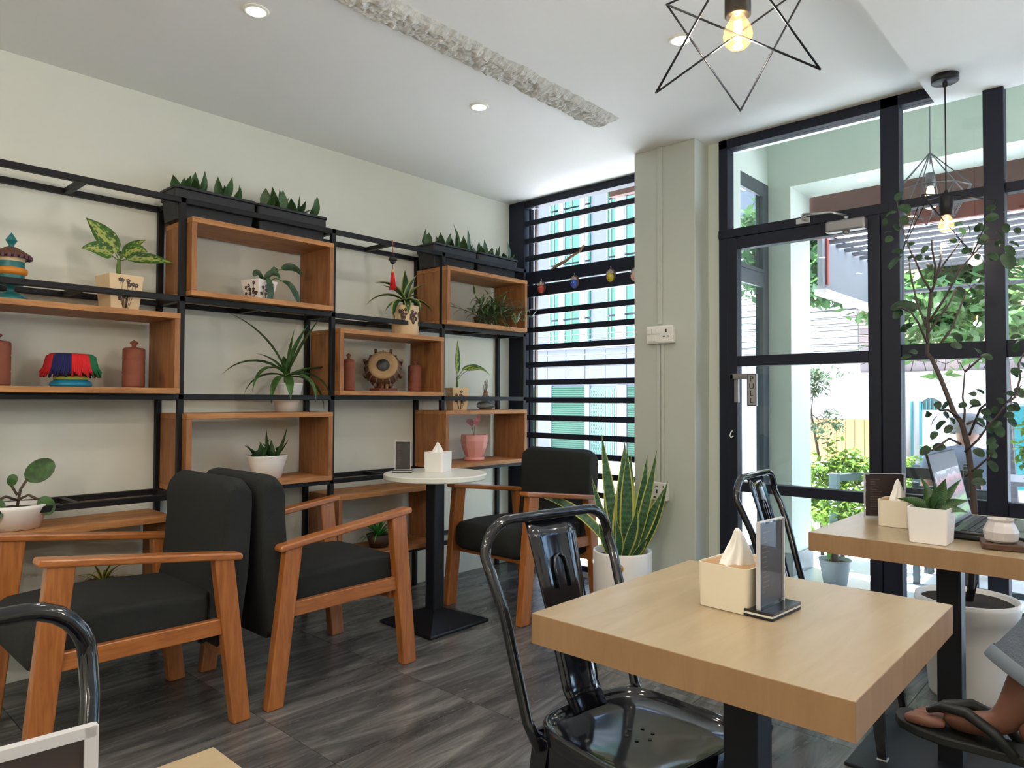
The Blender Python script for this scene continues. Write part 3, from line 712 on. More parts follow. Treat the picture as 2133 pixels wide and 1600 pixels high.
# long strap-leaved plant in a white pot
sp = thing('potted_dracaena', 'long arching strap-leaved plant in a white pot in the middle of the shelf', 'potted plant', (-3.25, 1.862, 1.084))
B().lathe([(0, 0), (.052, 0), (.078, .135), (.080, .146), (.073, .146), (.070, .125), (0, .125)], (-3.25, 1.862, 1.085), 28).build('pot', WHITE, sp)
soil(-3.25, 1.862, 1.212, .068, .068, sp)
b0 = Vector((-3.25, 1.862, 1.21)); LG_STRAP = leafmat('leaf_strap', (.06, .14, .03), trans=.25)
B().tube([b0, b0+Vector((0, 0, .07))], [.013, .016], 7).build('stem', STEM, sp)
b0.z += .05
LS = [(-1.75, 72, .42, 1.0, .020), (1.2, 68, .36, .25, .034), (1.75, 22, .36, .55, .034), (-1.75, 50, .34, 1.9, .028), (-1.2, 45, .30, 2.4, .026), (.6, 75, .28, .3, .034),
      (1.9, 82, .24, .15, .016), (-2.1, 25, .24, 1.9, .026), (1.6, 12, .30, 1.9, .022), (-1.0, 10, .22, 2.0, .028), (.3, 25, .26, 2.3, .026), (1.2, 30, .30, 2.4, .024), (-.4, 0, .2, 1.4, .030), (2.8, 60, .15, .5, .03), (-2.5, 60, .20, .9, .025)]
for az, el, ln, dr_, wd in LS: leafpart(arc(b0, az, R(el), ln*1.05, dr_*.9, 10), wd*1.45, LG_STRAP, sp, prof='blade', fold=.25)

# striped plant in printed cylinder pot on the drum crate
cp = thing('potted_striped_dracaena', 'yellow-edged arching plant in a cream cylinder pot over the drum crate', 'potted plant', (-3.23, 2.607, 1.518))
B().lathe([(0, 0), (.074, 0), (.079, .006), (.079, .168), (.076, .174), (.069, .174), (.066, .15), (0, .15)], (-3.23, 2.607, 1.519), 32).build('pot', CREAM, cp)
for a in (-.9, -.1, .7): flowerprint(cp, -3.23+.0795*math.cos(a), 2.607+.0795*math.sin(a), 1.58, 1.68, .05, a, int(30+a*10), off=.0005)
soil(-3.23, 2.607, 1.67, .066, .066, cp)
b0 = Vector((-3.23, 2.607, 1.67)); B().tube([b0, b0+Vector((0, 0, .05))], [.014, .018], 7).build('stem', BARK, cp); b0.z += .045
for az, el, ln, dr_, wd in [(-1.5, 55, .25, 1.2, .026), (-1.8, 35, .26, 1.5, .024), (-1.2, 20, .20, 2.2, .032), (1.6, 25, .22, 1.2, .022), (1.3, 62, .17, .6, .034), (-.8, 82, .18, .2, .036), (.3, 75, .17, .4, .034), (-2.3, 60, .16, .8, .03),
                            (.1, 30, .14, 1.8, .028), (.9, 15, .13, 1.6, .03), (-.5, 15, .13, 1.9, .03), (2.0, 45, .18, 1.0, .026), (-1.6, 10, .16, 1.2, .024)]:
    leafpart(arc(b0, az, R(el), ln*1.05, dr_, 9), wd*1.5, LG_STRIPE, cp, prof='blade', fold=.3)

# tassel charm
ts = thing('tassel_charm', 'red tassel charm with dark lotus knot hanging from the top rail', 'ornament', (-3.155, 2.47, 2.04))
REDC = mat('red_silk', (.60, .015, .015), .8); x, y = -3.153, 2.452
B().tube([(x, y, 1.965), (x, y, 2.0), (x-.002, y, 2.042), (x-.02, y, 2.044), (x-.036, y, 2.02)], .002, 6).build('loop', REDC, ts)
B().lathe([(0, .045), (.012, .035), (.008, .028), (.020, .020), (.026, .006), (.018, .002), (.014, -.010), (.006, -.016), (0, -.018)], (x, y, 1.925), 6, smooth=False).build('knot', BLACKRUB, ts)
B().tube([(x, y, 1.975), (x, y, 1.80)], .0018, 5).build('cord', REDC, ts)
B().lathe([(0, 0), (.006, -.003), (.008, -.018), (.006, -.02)], (x, y, 1.880), 10).build('bead', mat('yellow_silk', (.6, .4, .1), .7), ts)
tb = B()
for k in range(22):
    a = 2*math.pi*k/22; r_ = .004+.012*((k*7) % 5)/5
    tb.tube([(x+.006*math.cos(a), y+.006*math.sin(a), 1.862), (x+(r_+.006)*math.cos(a), y+(r_+.006)*math.sin(a), 1.765)], .0028, 5)
tb.build('fringe', REDC, ts)

# drum on a stand
dm = thing('hand_drum', 'small round hand drum with dark centre spot propped on a stand', 'drum', (-3.24, 2.464, 1.195))
Mx = Matrix.Translation((-3.25, 2.464, 1.325)) @ Euler((0, R(72), R(-38))).to_matrix().to_4x4()
SK = mat('drum_skin', (.34, .22, .10), .6); RP = mat('drum_rope', (.20, .13, .09), .8); DB = mat('drum_body', (.12, .06, .035), .6)
B().lathe([(0, -.10), (.055, -.10), (.095, -.05), (.104, .0), (.088, .045), (.078, .055)], n=28, M=Mx).build('body', DB, dm)
B().lathe([(.080, .045), (.084, .055), (.078, .064), (.056, .062), (.052, .058), (0, .058)], n=30, M=Mx).build('skin', SK, dm)
B().lathe([(0, .061), (.036, .060), (.037, .058)], n=24, M=Mx).build('centre_spot', mat('drum_spot', (.03, .032, .03), .5), dm)
for k in range(16):
    a = 2*math.pi*k/16; a2 = a+.2
    P_ = lambda r_, an, z: Mx @ Vector((r_*math.cos(an), r_*math.sin(an), z))
    B().tube([P_(.083, a, .058), P_(.106, a, .012), P_(.100, a2, -.05), P_(.062, a2, -.095)], .0035, 5).build('rope', RP, dm)
pg = B()
for k in range(8):
    a = 2*math.pi*(k+.5)/8; pg.tube([P_(.114, a, .02), P_(.106, a, -.035)], .009, 7)
pg.build('peg', DB, dm)
B().box(-3.29, -3.20, 2.40, 2.53, 1.197, 1.212).box(-3.275, -3.215, 2.425, 2.445, 1.212, 1.245).box(-3.275, -3.215, 2.485, 2.505, 1.212, 1.245).build('stand', mat('red_brown_wood', (.16, .045, .02), .5), dm, bevel=.002)
B().box(-3.212, -3.202, 2.452, 2.466, 1.212, 1.238).build('peg_foot', SK, dm)

def clayjar(x, y, r_, h, label, mult=1):
    d = thing('clay_jar', label, 'jar', (x, y, 1.195), group='lidded terracotta jars')
    B().lathe([(0, 0), (r_*.96, 0), (r_, .01), (r_*1.0, h*.25), (r_*.97, h*.27), (r_, h*.3), (r_, h*.55), (r_*.97, h*.57), (r_, h*.6), (r_, h*.76), (r_*.7, h*.77), (0, h*.77)], (x, y, 1.196), 26).build('body', TERRA, d)
    B().lathe([(r_*.99, h*.755), (r_*1.0, h*.80), (r_*.85, h*.83), (r_*.35, h*.845), (r_*.20, h*.86), (r_*.22, h*.90), (r_*.38, h*.93), (r_*.36, h*.955), (r_*.15, h*.985), (0, h)], (x, y, 1.196), 22).build('lid', TERRA, d)
clayjar(-3.24, 2.225, .034, .205, 'terracotta lidded jar on the left of the drum')
clayjar(-3.26, 2.705, .040, .190, 'terracotta lidded jar on the right of the drum')
clayjar(-3.25, 1.137, .044, .205, 'terracotta lidded jar right of the fringed stand')
clayjar(-3.25, .650, .046, .205, 'terracotta lidded jar cut by the left edge, left of the fringed stand')
B().lathe([(0, 0), (.055, 0), (.055, .006), (0, .006)], (-3.25, 1.15, 1.1945), 20)
# fringed cloth stand
fs = thing('fringed_drum', 'small blue stand draped with red, navy and green fringe', 'ornament', (-3.25, .90, 1.195))
B().lathe([(0, 0), (.070, 0), (.076, .008), (.072, .020), (.045, .034), (.040, .05)], (-3.25, .90, 1.196), 28).build('base', mat('bright_blue_paint', (.02, .24, .42), .35), fs)
B().lathe([(.050, .034), (.062, .028), (.060, .040), (.046, .044)], (-3.25, .90, 1.196), 28).build('yellow_band', mat('yellow_green_paint', (.5, .5, .08), .5), fs)
B().lathe([(.040, .04), (.075, .06), (.078, .128), (0, .130)], (-3.25, .90, 1.196), 24).build('inner_drum', BRN, fs)
frc = [(.55, .008, .012), (.010, .012, .10), (.62, .01, .012), (.01, .16, .06)]
for k in range(8):
    cb = B(); a0 = R(-105)+2*math.pi*k/8
    for j in range(11):
        a = a0+2*math.pi*(j+.5)/88; q = 1.196
        A_ = lambda r_, z: Vector((-3.25+r_*math.cos(a), .90+r_*math.sin(a), q+z))
        cb.tube([A_(.070, .131), A_(.083, .122), A_(.092, .08), A_(.104+.003*(j % 2), .038+.006*((j*3) % 4))], [.003, .0045, .0048, .004], 5)
    c_ = 'fringe_%d' % (k % 4)
    cb.build('fringe_panel', MATS.get(c_) or mat(c_, [(.45, .008, .012), (.010, .012, .10), (.60, .01, .012), (.01, .14, .05)][k % 4], .85), fs)

# wiry bushy plant in the upper right crate
wy = thing('wiry_plant', 'tangled wiry plant with narrow leaves spilling from the upper right crate', 'potted plant', (-3.22, 3.30, 1.628))
B().lathe([(0, 0), (.05, 0), (.065, .06), (.06, .06), (0, .05)], (-3.24, 3.26, 1.628), 20).build('pot', mat('dark_pot', (.05, .035, .03), .7), wy)
rs = random.Random(12)
for k in range(46):
    az = rs.uniform(-2.0, 1.9); el = R(rs.uniform(25, 88)); ln = rs.uniform(.12, .27)
    if k < 12: az = rs.uniform(.4, 1.5); ln = rs.uniform(.2, .32)
    stp = arc((-3.23+rs.uniform(-.03, .03), 3.26+rs.uniform(-.05, .05), 1.66), az, el, ln, rs.uniform(.4, 1.6), 6)
    B().tube(stp, .0016, 4).build('stem', BARK if k % 3 else STEM, wy)
    lb = B()
    for j in range(8):
        a = az+rs.uniform(-1.3, 1.3); p = stp[min(6, 2+j % 5)]
        lb.leaf(arc(p, a, R(rs.uniform(-50, 70)), rs.uniform(.04, .085), rs.uniform(.2, 1.2), 4), rs.uniform(.009, .016))
    lb.build('leaf_spray', LG_WIRY, wy)

# second dieffenbachia
d2 = thing('potted_dieffenbachia', 'small mottled dieffenbachia in a square patterned cream pot by the glass vase', 'potted plant', (-3.24, 3.03, 1.084))
pot_square(-3.24, 3.03, 1.085, .095, .115, .14, -1.10, CREAM, d2)
flowerprint(d2, -3.24+.0475*math.cos(-.314), 3.03+.0475*math.sin(-.314), 1.088, 1.215, .09, -.314, 14, off=.0012, tilt=.07)
soil(-3.24, 3.03, 1.207, .05, .05, d2)
b0 = Vector((-3.24, 3.03, 1.205)); B().tube([b0, b0+Vector((0, 0, .05)), b0+Vector((0, .002, .09))], [.009, .007, .005], 7).build('stem', STEM, d2)
for az, el, ln, st_l, dr_, wd in ((-1.5, 88, .21, .05, -.1, .045), (1.5, 40, .21, .11, 1.0, .066), (1.2, 60, .10, .08, .8, .03)):
    s0 = b0+Vector((0, 0, .06)); st = arc(s0, az, R(el+15), st_l, .5, 4); B().tube(st, .002, 5).build('leaf_stalk', STEM, d2)
    leafpart(arc(st[-1], az, R(el-20) if el < 80 else R(el), ln, dr_, 9), wd, LG_DIEF, d2, hint=(.6, 0, .8), fold=.2)
# glass vase with twigs
gv = thing('glass_vase', 'small round glass vase holding bare twigs', 'vase', (-3.24, 3.286, 1.084))
VG = mat('smoky_glass', (.6, .62, .6), .05, trans=.9)
B().lathe([(0, .001), (.035, .001), (.058, .020), (.060, .036), (.045, .055), (.022, .064), (.020, .075), (.027, .092), (.025, .092), (.018, .075), (.020, .062), (.042, .052), (.056, .036), (.054, .022), (.033, .004), (0, .004)], (-3.24, 3.286, 1.084), 26).build('bowl', VG, gv)
B().lathe([(0, 0), (.015, .0), (.018, .02), (.012, .05), (0, .055)], (-3.24, 3.286, 1.158), 9).build('bulb_root', mat('bulb_root', (.25, .13, .09), .8), gv)
rs = random.Random(4)
for k in range(9): B().tube(arc((-3.24+rs.uniform(-.01, .01), 3.286+rs.uniform(-.012, .012), 1.19), rs.uniform(0, 6.3), R(rs.uniform(60, 86)), rs.uniform(.06, .10), rs.uniform(-.5, .3), 4), .0016, 4).build('twig', BARK, gv)

# pink pot
pk = thing('pink_pot', 'faceted pink pot and saucer with one pink-leaved seedling', 'potted plant', (-3.24, 3.183, .760))
B().lathe([(0, 0), (.064, 0), (.069, .006), (.069, .018), (.064, .022), (0, .022)], (-3.24, 3.183, .761), 30).build('saucer', PINKC, pk)
B().lathe([(0, .018), (.050, .018), (.062, .035), (.080, .085), (.088, .125), (.086, .165), (.079, .165), (.078, .14), (0, .14)], (-3.24, 3.183, .761), 9, smooth=False).build('pot', PINKC, pk, bevel=.003)
soil(-3.24, 3.183, .905, .07, .07, pk)
b0 = Vector((-3.24, 3.18, .905))
for tip, dr_ in (((.0, -.03, .09), 0), ((0, .02, .10), 0)):
    B().tube([b0, b0+Vector(tip)*.6+Vector((0, -tip[1]*.3, 0)), b0+Vector(tip)], .0018, 5).build('stem', STEM, pk)
leafpart([b0+Vector(p) for p in ((0, -.005, .085), (0, -.03, .10), (0, -.058, .105), (0, -.072, .10))], .045, leafmat('leaf_dusky_pink', (.28, .10, .09)), pk, hint=(1, 0, .2))
leafpart([b0+Vector(p) for p in ((0, .0, .085), (.0, .02, .11), (0, .045, .13), (0, .055, .15))], .050, LG_PINK, pk, hint=(1, .2, .2))

# oval white pot
ov = thing('potted_sansevieria', 'small dark rosette plant in an oval white pot in the crate behind the chairs', 'potted plant', (-3.22, 1.744, .760))
B().lathe([(0, 0), (.066, 0), (.086, .08), (.095, .108), (.097, .112), (.090, .112), (.085, .095), (0, .09)], (-3.22, 1.744, .761), 30, sx=.75, sy=1.08).build('pot', WHITE, ov)
rs = random.Random(8)
soil(-3.22, 1.744, .853, .055, .08, ov)
for q, (oy, n_) in enumerate(((-.045, 9), (.03, 10))):
    for k in range(n_):
        az = k*2.4+q; ln = rs.uniform(.08, .125); el = rs.uniform(25, 75)
        if q == 1 and k == 2: az, el, ln = 1.5, 60, .17
        if q == 1 and k == 5: az, el, ln = -1.6, 70, .15
        leafpart(arc((-3.22, 1.744+oy, .855), az, R(el), ln, rs.uniform(-.3, .7), 6), rs.uniform(.030, .042), LG_SANS, ov, hint=(math.cos(az), math.sin(az), 1), fold=.25)
# peperomia bottom-left
pp = thing('potted_peperomia', 'round-leaved plant in a pale pot at the left edge, on the low crate', 'potted plant', (-3.23, .72, .650))
B().lathe([(0, 0), (.070, 0), (.092, .075), (.098, .092), (.091, .092), (.086, .075), (0, .075)], (-3.23, .72, .651), 30, sy=1.1).build('pot', WHITE, pp)
soil(-3.23, .72, .728, .083, .09, pp)
b0 = Vector((-3.23, .72, .728))
for pts, wd in (([(0, 0, 0), (0, .01, .07), (.01, .03, .11)], 0), ([(0, 0, .03), (.02, -.04, .05), (.04, -.07, .04)], 0), ([(0, 0, .03), (.03, .03, .05), (.05, .06, .03)], 0), ([(0, 0, .05), (0, -.02, .09)], 0)):
    B().tube([b0+Vector(p) for p in pts], .005, 6).build('stem', BARK, pp)
for pts, wd in (([(.01, .03, .10), (.01, .055, .125), (.01, .085, .15), (.01, .11, .18)], .085), ([(.04, -.065, .045), (.05, -.08, .02), (.06, -.095, -.01), (.06, -.105, -.04)], .075), ([(.05, .06, .035), (.06, .075, .02), (.065, .085, -.005), (.07, .088, -.03)], .058), ([(0, -.02, .085), (.005, -.018, .11), (0, -.01, .13)], .035)):
    leafpart([b0+Vector(p) for p in pts], wd, LG_DARK if 0 else leafmat('leaf_round%d' % int(wd*1000), (.035, .10, .015), trans=.1), pp, hint=(1, -.2, .3), prof='oval', fold=.1)
# plants inside the low crates
for nm, x, y, m_, seed, ct, lb_ in (('potted_fern', -3.22, 2.42, leafmat('leaf_fresh', (.05, .30, .05), trans=.2), 3, 36, 'bright green narrow-leaved plant in the low crate behind the middle armchair'), ('striped_plant', -3.22, 1.02, LG_YELL, 6, 20, 'dark plant with yellow leaf edges in the low crate behind the nearest armchair')):
    q = thing(nm, lb_, 'potted plant', (x, y, .326)); rs = random.Random(seed)
    B().lathe([(0, 0), (.05, 0), (.07, .07), (.064, .07), (0, .06)], (x, y, .327), 22).build('pot', mat('brown_pot_'+nm, (.06, .03, .02), .6), q)
    for k in range(ct):
        az = k*2.4; leafpart(arc((x, y, .38), az, R(rs.uniform(25, 80)), rs.uniform(.12, .2), rs.uniform(.6, 1.6), 6), rs.uniform(.009, .016), m_, q, prof='strap')
mg = thing('pink_tray', 'dark tray with a bright pink rim in the low crate at the left edge', 'tray', (-3.22, .78, .326))
B().box(-3.32, -3.14, .60, .88, .327, .36).build('tray', mat('dark_tray', (.02, .01, .015), .5), mg, bevel=.004)
B().box(-3.141, -3.136, .60, .88, .352, .360).build('rim', mat('magenta_trim', (.65, .08, .30), .5), mg)

# ================================================================= armchairs
def make_armchair(label):
    t_ = thing('armchair', label, 'armchair', (0, 0, 0), group='teak armchairs with dark upholstery')
    for s in (-1, 1):
        xo, xi = s*.298, s*.254
        xa, xb = min(xo, xi), max(xo, xi)
        # side polygons in (y, z)
        B().prism([(-.352, 0), (-.287, 0), (-.212, .596), (-.283, .588)], 'X', xa, xb).build('leg', TEAK, t_, bevel=.006, local=True, seg=3)
        B().prism([(.283, 0), (.352, 0), (.288, .655), (.212, .645)], 'X', xa, xb).build('leg', TEAK, t_, bevel=.006, local=True, seg=3)
        B().prism([(-.310, .577), (.312, .653), (.316, .664), (.312, .679), (-.305, .603), (-.313, .592)], 'X', s*.276-.031, s*.276+.031).build('armrest', TEAKY, t_, bevel=.008, local=True, seg=3)
        B().prism([(-.300, .322), (.272, .330), (.262, .386), (-.292, .378)], 'X', s*.272-.013, s*.272+.013).build('side_rail', TEAKY, t_, bevel=.004, local=True)
    B().box(-.254, .254, .235, .262, .290, .345).build('front_rail', TEAKY, t_, bevel=.004, local=True)
    B().box(-.254, .254, -.290, -.265, .235, .30).build('back_rail', TEAKY, t_, bevel=.004, local=True)
    # cushion
    def pad(prof, hw, name):
        b = B(); k = len(prof); n = 10; xs = [(-1+2*i/n)*hw for i in range(n+1)]; rings = []
        cy = sum(p[0] for p in prof)/k; cz = sum(p[1] for p in prof)/k
        for i, x in enumerate(xs):
            f = 1-.10*max(0, (abs(x)/hw-.80)/.2)**2
            rings.append([b.bm.verts.new((x, cy+(p[0]-cy)*f, cz+(p[1]-cz)*f)) for p in prof])
        for A, C in zip(rings, rings[1:]):
            for j in range(k): b._f([A[j], A[(j+1) % k], C[(j+1) % k], C[j]], True)
        b._f(rings[0][::-1]); b._f(rings[-1])
        o = b.build(name, FABRIC, t_, local=True, bevel=.012, seg=3); return o
    pad([(-.24, .335), (-.10, .330), (.20, .318), (.285, .315), (.318, .335), (.325, .38), (.318, .44), (.290, .468), (.15, .478), (-.05, .474), (-.24, .462)], .248, 'seat')
    pad([(-.235, .29), (-.20, .28), (-.245, .50), (-.262, .70), (-.262, .80), (-.275, .845), (-.310, .862), (-.350, .855), (-.374, .825), (-.376, .77), (-.362, .50), (-.325, .245), (-.28, .24)][::1], .262, 'backrest')
    return t_
def dup(o, loc, rz, label):
    return copy_tree(o, None, loc, rz, label)
ac = make_armchair('charcoal armchair facing left, nearest the camera, its back against the next armchair')
ac.location = (-2.712, .905, 0); ac.rotation_euler = (0, 0, math.pi)
dup(ac, (-2.710, 1.672, 0), 0, 'charcoal armchair in the middle, facing the round white table')
dup(ac, (-2.672, 3.025, 0), math.pi, 'charcoal armchair in front of the louvred window, beyond the round table')
for o_ in scn.objects:
    if o_.name.startswith('backrest'): pass

# ================================================================= tables
def plate_base(t_, x, y, hw, stem_hw, ztop, m=MATB, cone=True):
    B().box(x-hw, x+hw, y-hw, y+hw, 0, .010).build('base_plate', m, t_, bevel=.004)
    if cone: B().hexa([(x-hw*.97, y-hw*.97, .010), (x+hw*.97, y-hw*.97, .010), (x+hw*.97, y+hw*.97, .010), (x-hw*.97, y+hw*.97, .010)], [(x-stem_hw, y-stem_hw, .085), (x+stem_hw, y-stem_hw, .085), (x+stem_hw, y+stem_hw, .085), (x-stem_hw, y+stem_hw, .085)]).build('base_pyramid', m, t_)
rt = thing('round_table', 'small round white table on a single black pedestal', 'table', (-2.766, 2.437, 0))
B().lathe([(0, .742), (.262, .742), (.266, .746), (.266, .766), (.262, .770), (0, .770)], (-2.766, 2.437, 0), 64, smooth=False).build('tabletop', WHITET, rt)
B().box(-2.766-.20, -2.766+.20, 2.437-.20, 2.437+.20, 0, .018).build('base_plate', MATB, rt, bevel=.006)
B().hexa([(-2.766+sx*.19, 2.437+sy*.19, .018) for sx, sy in ((-1, -1), (1, -1), (1, 1), (-1, 1))], [(-2.766+sx*.036, 2.437+sy*.036, .075) for sx, sy in ((-1, -1), (1, -1), (1, 1), (-1, 1))]).build('base_pyramid', MATB, rt)
B().rbox(-2.766, 2.437, .036, .036, .07, .742, .008).build('pedestal', MATB, rt)
def square_table(x0, x1, y0, y1, label, zt=.75, th=.056, sw=.034, base=.24, sx=None, sy=None):
    cx, cy = sx or (x0+x1)/2, sy or (y0+y1)/2
    t_ = thing('square_table', label, 'table', (cx, cy, 0), group='thick oak laminate tables')
    tp = B().use(LAMIE).box(x0, x1, y0, y1, zt-th, zt-.0008).use(LAMI).box(x0+.0005, x1-.0005, y0+.0005, y1-.0005, zt-.0012, zt)
    tp.build('tabletop', None, t_, bevel=.0012)
    B().box(cx-sw, cx+sw, cy-sw, cy+sw, .010, zt-th-.006).build('pedestal', MATB, t_, bevel=.003)
    B().box(cx-.16, cx+.16, cy-.16, cy+.16, zt-th-.006, zt-th).build('top_plate', MATB, t_)
    B().box(cx-base, cx+base, cy-base, cy+base, 0, .012).build('base_plate', MATB, t_, bevel=.003)
    return t_
square_table(-.870, -.300, 1.008, 1.615, 'thick oak-topped table in the foreground with tissue box and menu stand')
square_table(-.789, -.19, 2.207, 2.962, 'thick oak-topped table by the shop window with laptop and cube planter', sx=-.492, sy=2.62, base=.25)
square_table(-.805, -.20, -.23, .374, 'oak table corner at the very bottom edge of the view')
TREE = {'trunk': [(-0.543, 3.25, 0.422), (-0.531, 3.246, 0.565), (-0.526, 3.242, 0.705), (-0.532, 3.238, 0.845), (-0.546, 3.233, 0.984), (-0.564, 3.229, 1.068), (-0.587, 3.225, 1.102), (-0.631, 3.221, 1.238), (-0.66, 3.217, 1.316), (-0.677, 3.212, 1.345), (-0.672, 3.208, 1.441), (-0.669, 3.204, 1.487), (-0.658, 3.2, 1.586)], 'b1': [(-0.657, 3.2, 1.586), (-0.684, 3.189, 1.642), (-0.705, 3.177, 1.708), (-0.723, 3.166, 1.754), (-0.732, 3.154, 1.791), (-0.75, 3.143, 1.856), (-0.753, 3.131, 1.901), (-0.76, 3.12, 1.955)], 'b2': [(-0.657, 3.2, 1.586), (-0.642, 3.22, 1.651), (-0.618, 3.24, 1.706), (-0.594, 3.26, 1.747), (-0.578, 3.28, 1.78), (-0.563, 3.3, 1.818)], 'b3': [(-0.666, 3.2, 1.468), (-0.6, 3.18, 1.569), (-0.557, 3.16, 1.651), (-0.516, 3.14, 1.695), (-0.458, 3.12, 1.753), (-0.42, 3.1, 1.752)], 'b4': [(-0.676, 3.2, 1.446), (-0.703, 3.213, 1.522), (-0.721, 3.225, 1.586), (-0.738, 3.238, 1.66), (-0.747, 3.25, 1.724)], 'b5': [(-0.673, 3.2, 1.381), (-0.696, 3.162, 1.462), (-0.712, 3.125, 1.501), (-0.739, 3.088, 1.522), (-0.76, 3.05, 1.516)], 'b6': [(-0.625, 3.2, 1.383), (-0.595, 3.23, 1.438), (-0.584, 3.26, 1.485), (-0.558, 3.29, 1.577), (-0.531, 3.32, 1.619), (-0.505, 3.35, 1.602)], 'b7': [(-0.647, 3.2, 1.621), (-0.639, 3.183, 1.686), (-0.647, 3.167, 1.753), (-0.644, 3.15, 1.786)], 'b8': [(-0.67, 3.2, 1.427), (-0.651, 3.233, 1.465), (-0.609, 3.267, 1.543), (-0.591, 3.3, 1.609)], 'b9': [(-0.643, 3.2, 1.63), (-0.634, 3.25, 1.718), (-0.641, 3.3, 1.797)], 'c1': [(-0.555, 3.22, 1.071), (-0.553, 3.232, 1.114), (-0.562, 3.244, 1.166), (-0.559, 3.256, 1.228), (-0.558, 3.268, 1.268), (-0.578, 3.28, 1.308)], 'c2': [(-0.56, 3.28, 1.268), (-0.523, 3.29, 1.307), (-0.503, 3.3, 1.329)], 'c3': [(-0.552, 3.22, 0.954), (-0.505, 3.2, 1.004), (-0.473, 3.18, 1.053), (-0.435, 3.16, 1.1), (-0.404, 3.14, 1.149), (-0.375, 3.12, 1.186), (-0.356, 3.1, 1.209)], 'c4': [(-0.558, 3.25, 0.857), (-0.516, 3.217, 0.892), (-0.482, 3.183, 0.926), (-0.448, 3.15, 0.959)], 'c5': [(-0.537, 3.22, 1.02), (-0.492, 3.17, 1.124), (-0.467, 3.12, 1.141)], 'c6': [(-0.571, 3.22, 1.088), (-0.603, 3.18, 1.118), (-0.618, 3.14, 1.114), (-0.621, 3.1, 1.127)], 'c7': [(-0.567, 3.22, 0.984), (-0.588, 3.135, 1.008), (-0.631, 3.05, 0.963)], 'c8': [(-0.544, 3.22, 1.062), (-0.528, 3.26, 1.075), (-0.505, 3.3, 1.053)], 'c9': [(-0.399, 3.1, 1.149), (-0.379, 3.125, 1.166), (-0.365, 3.15, 1.239), (-0.374, 3.175, 1.289), (-0.359, 3.2, 1.331)]}
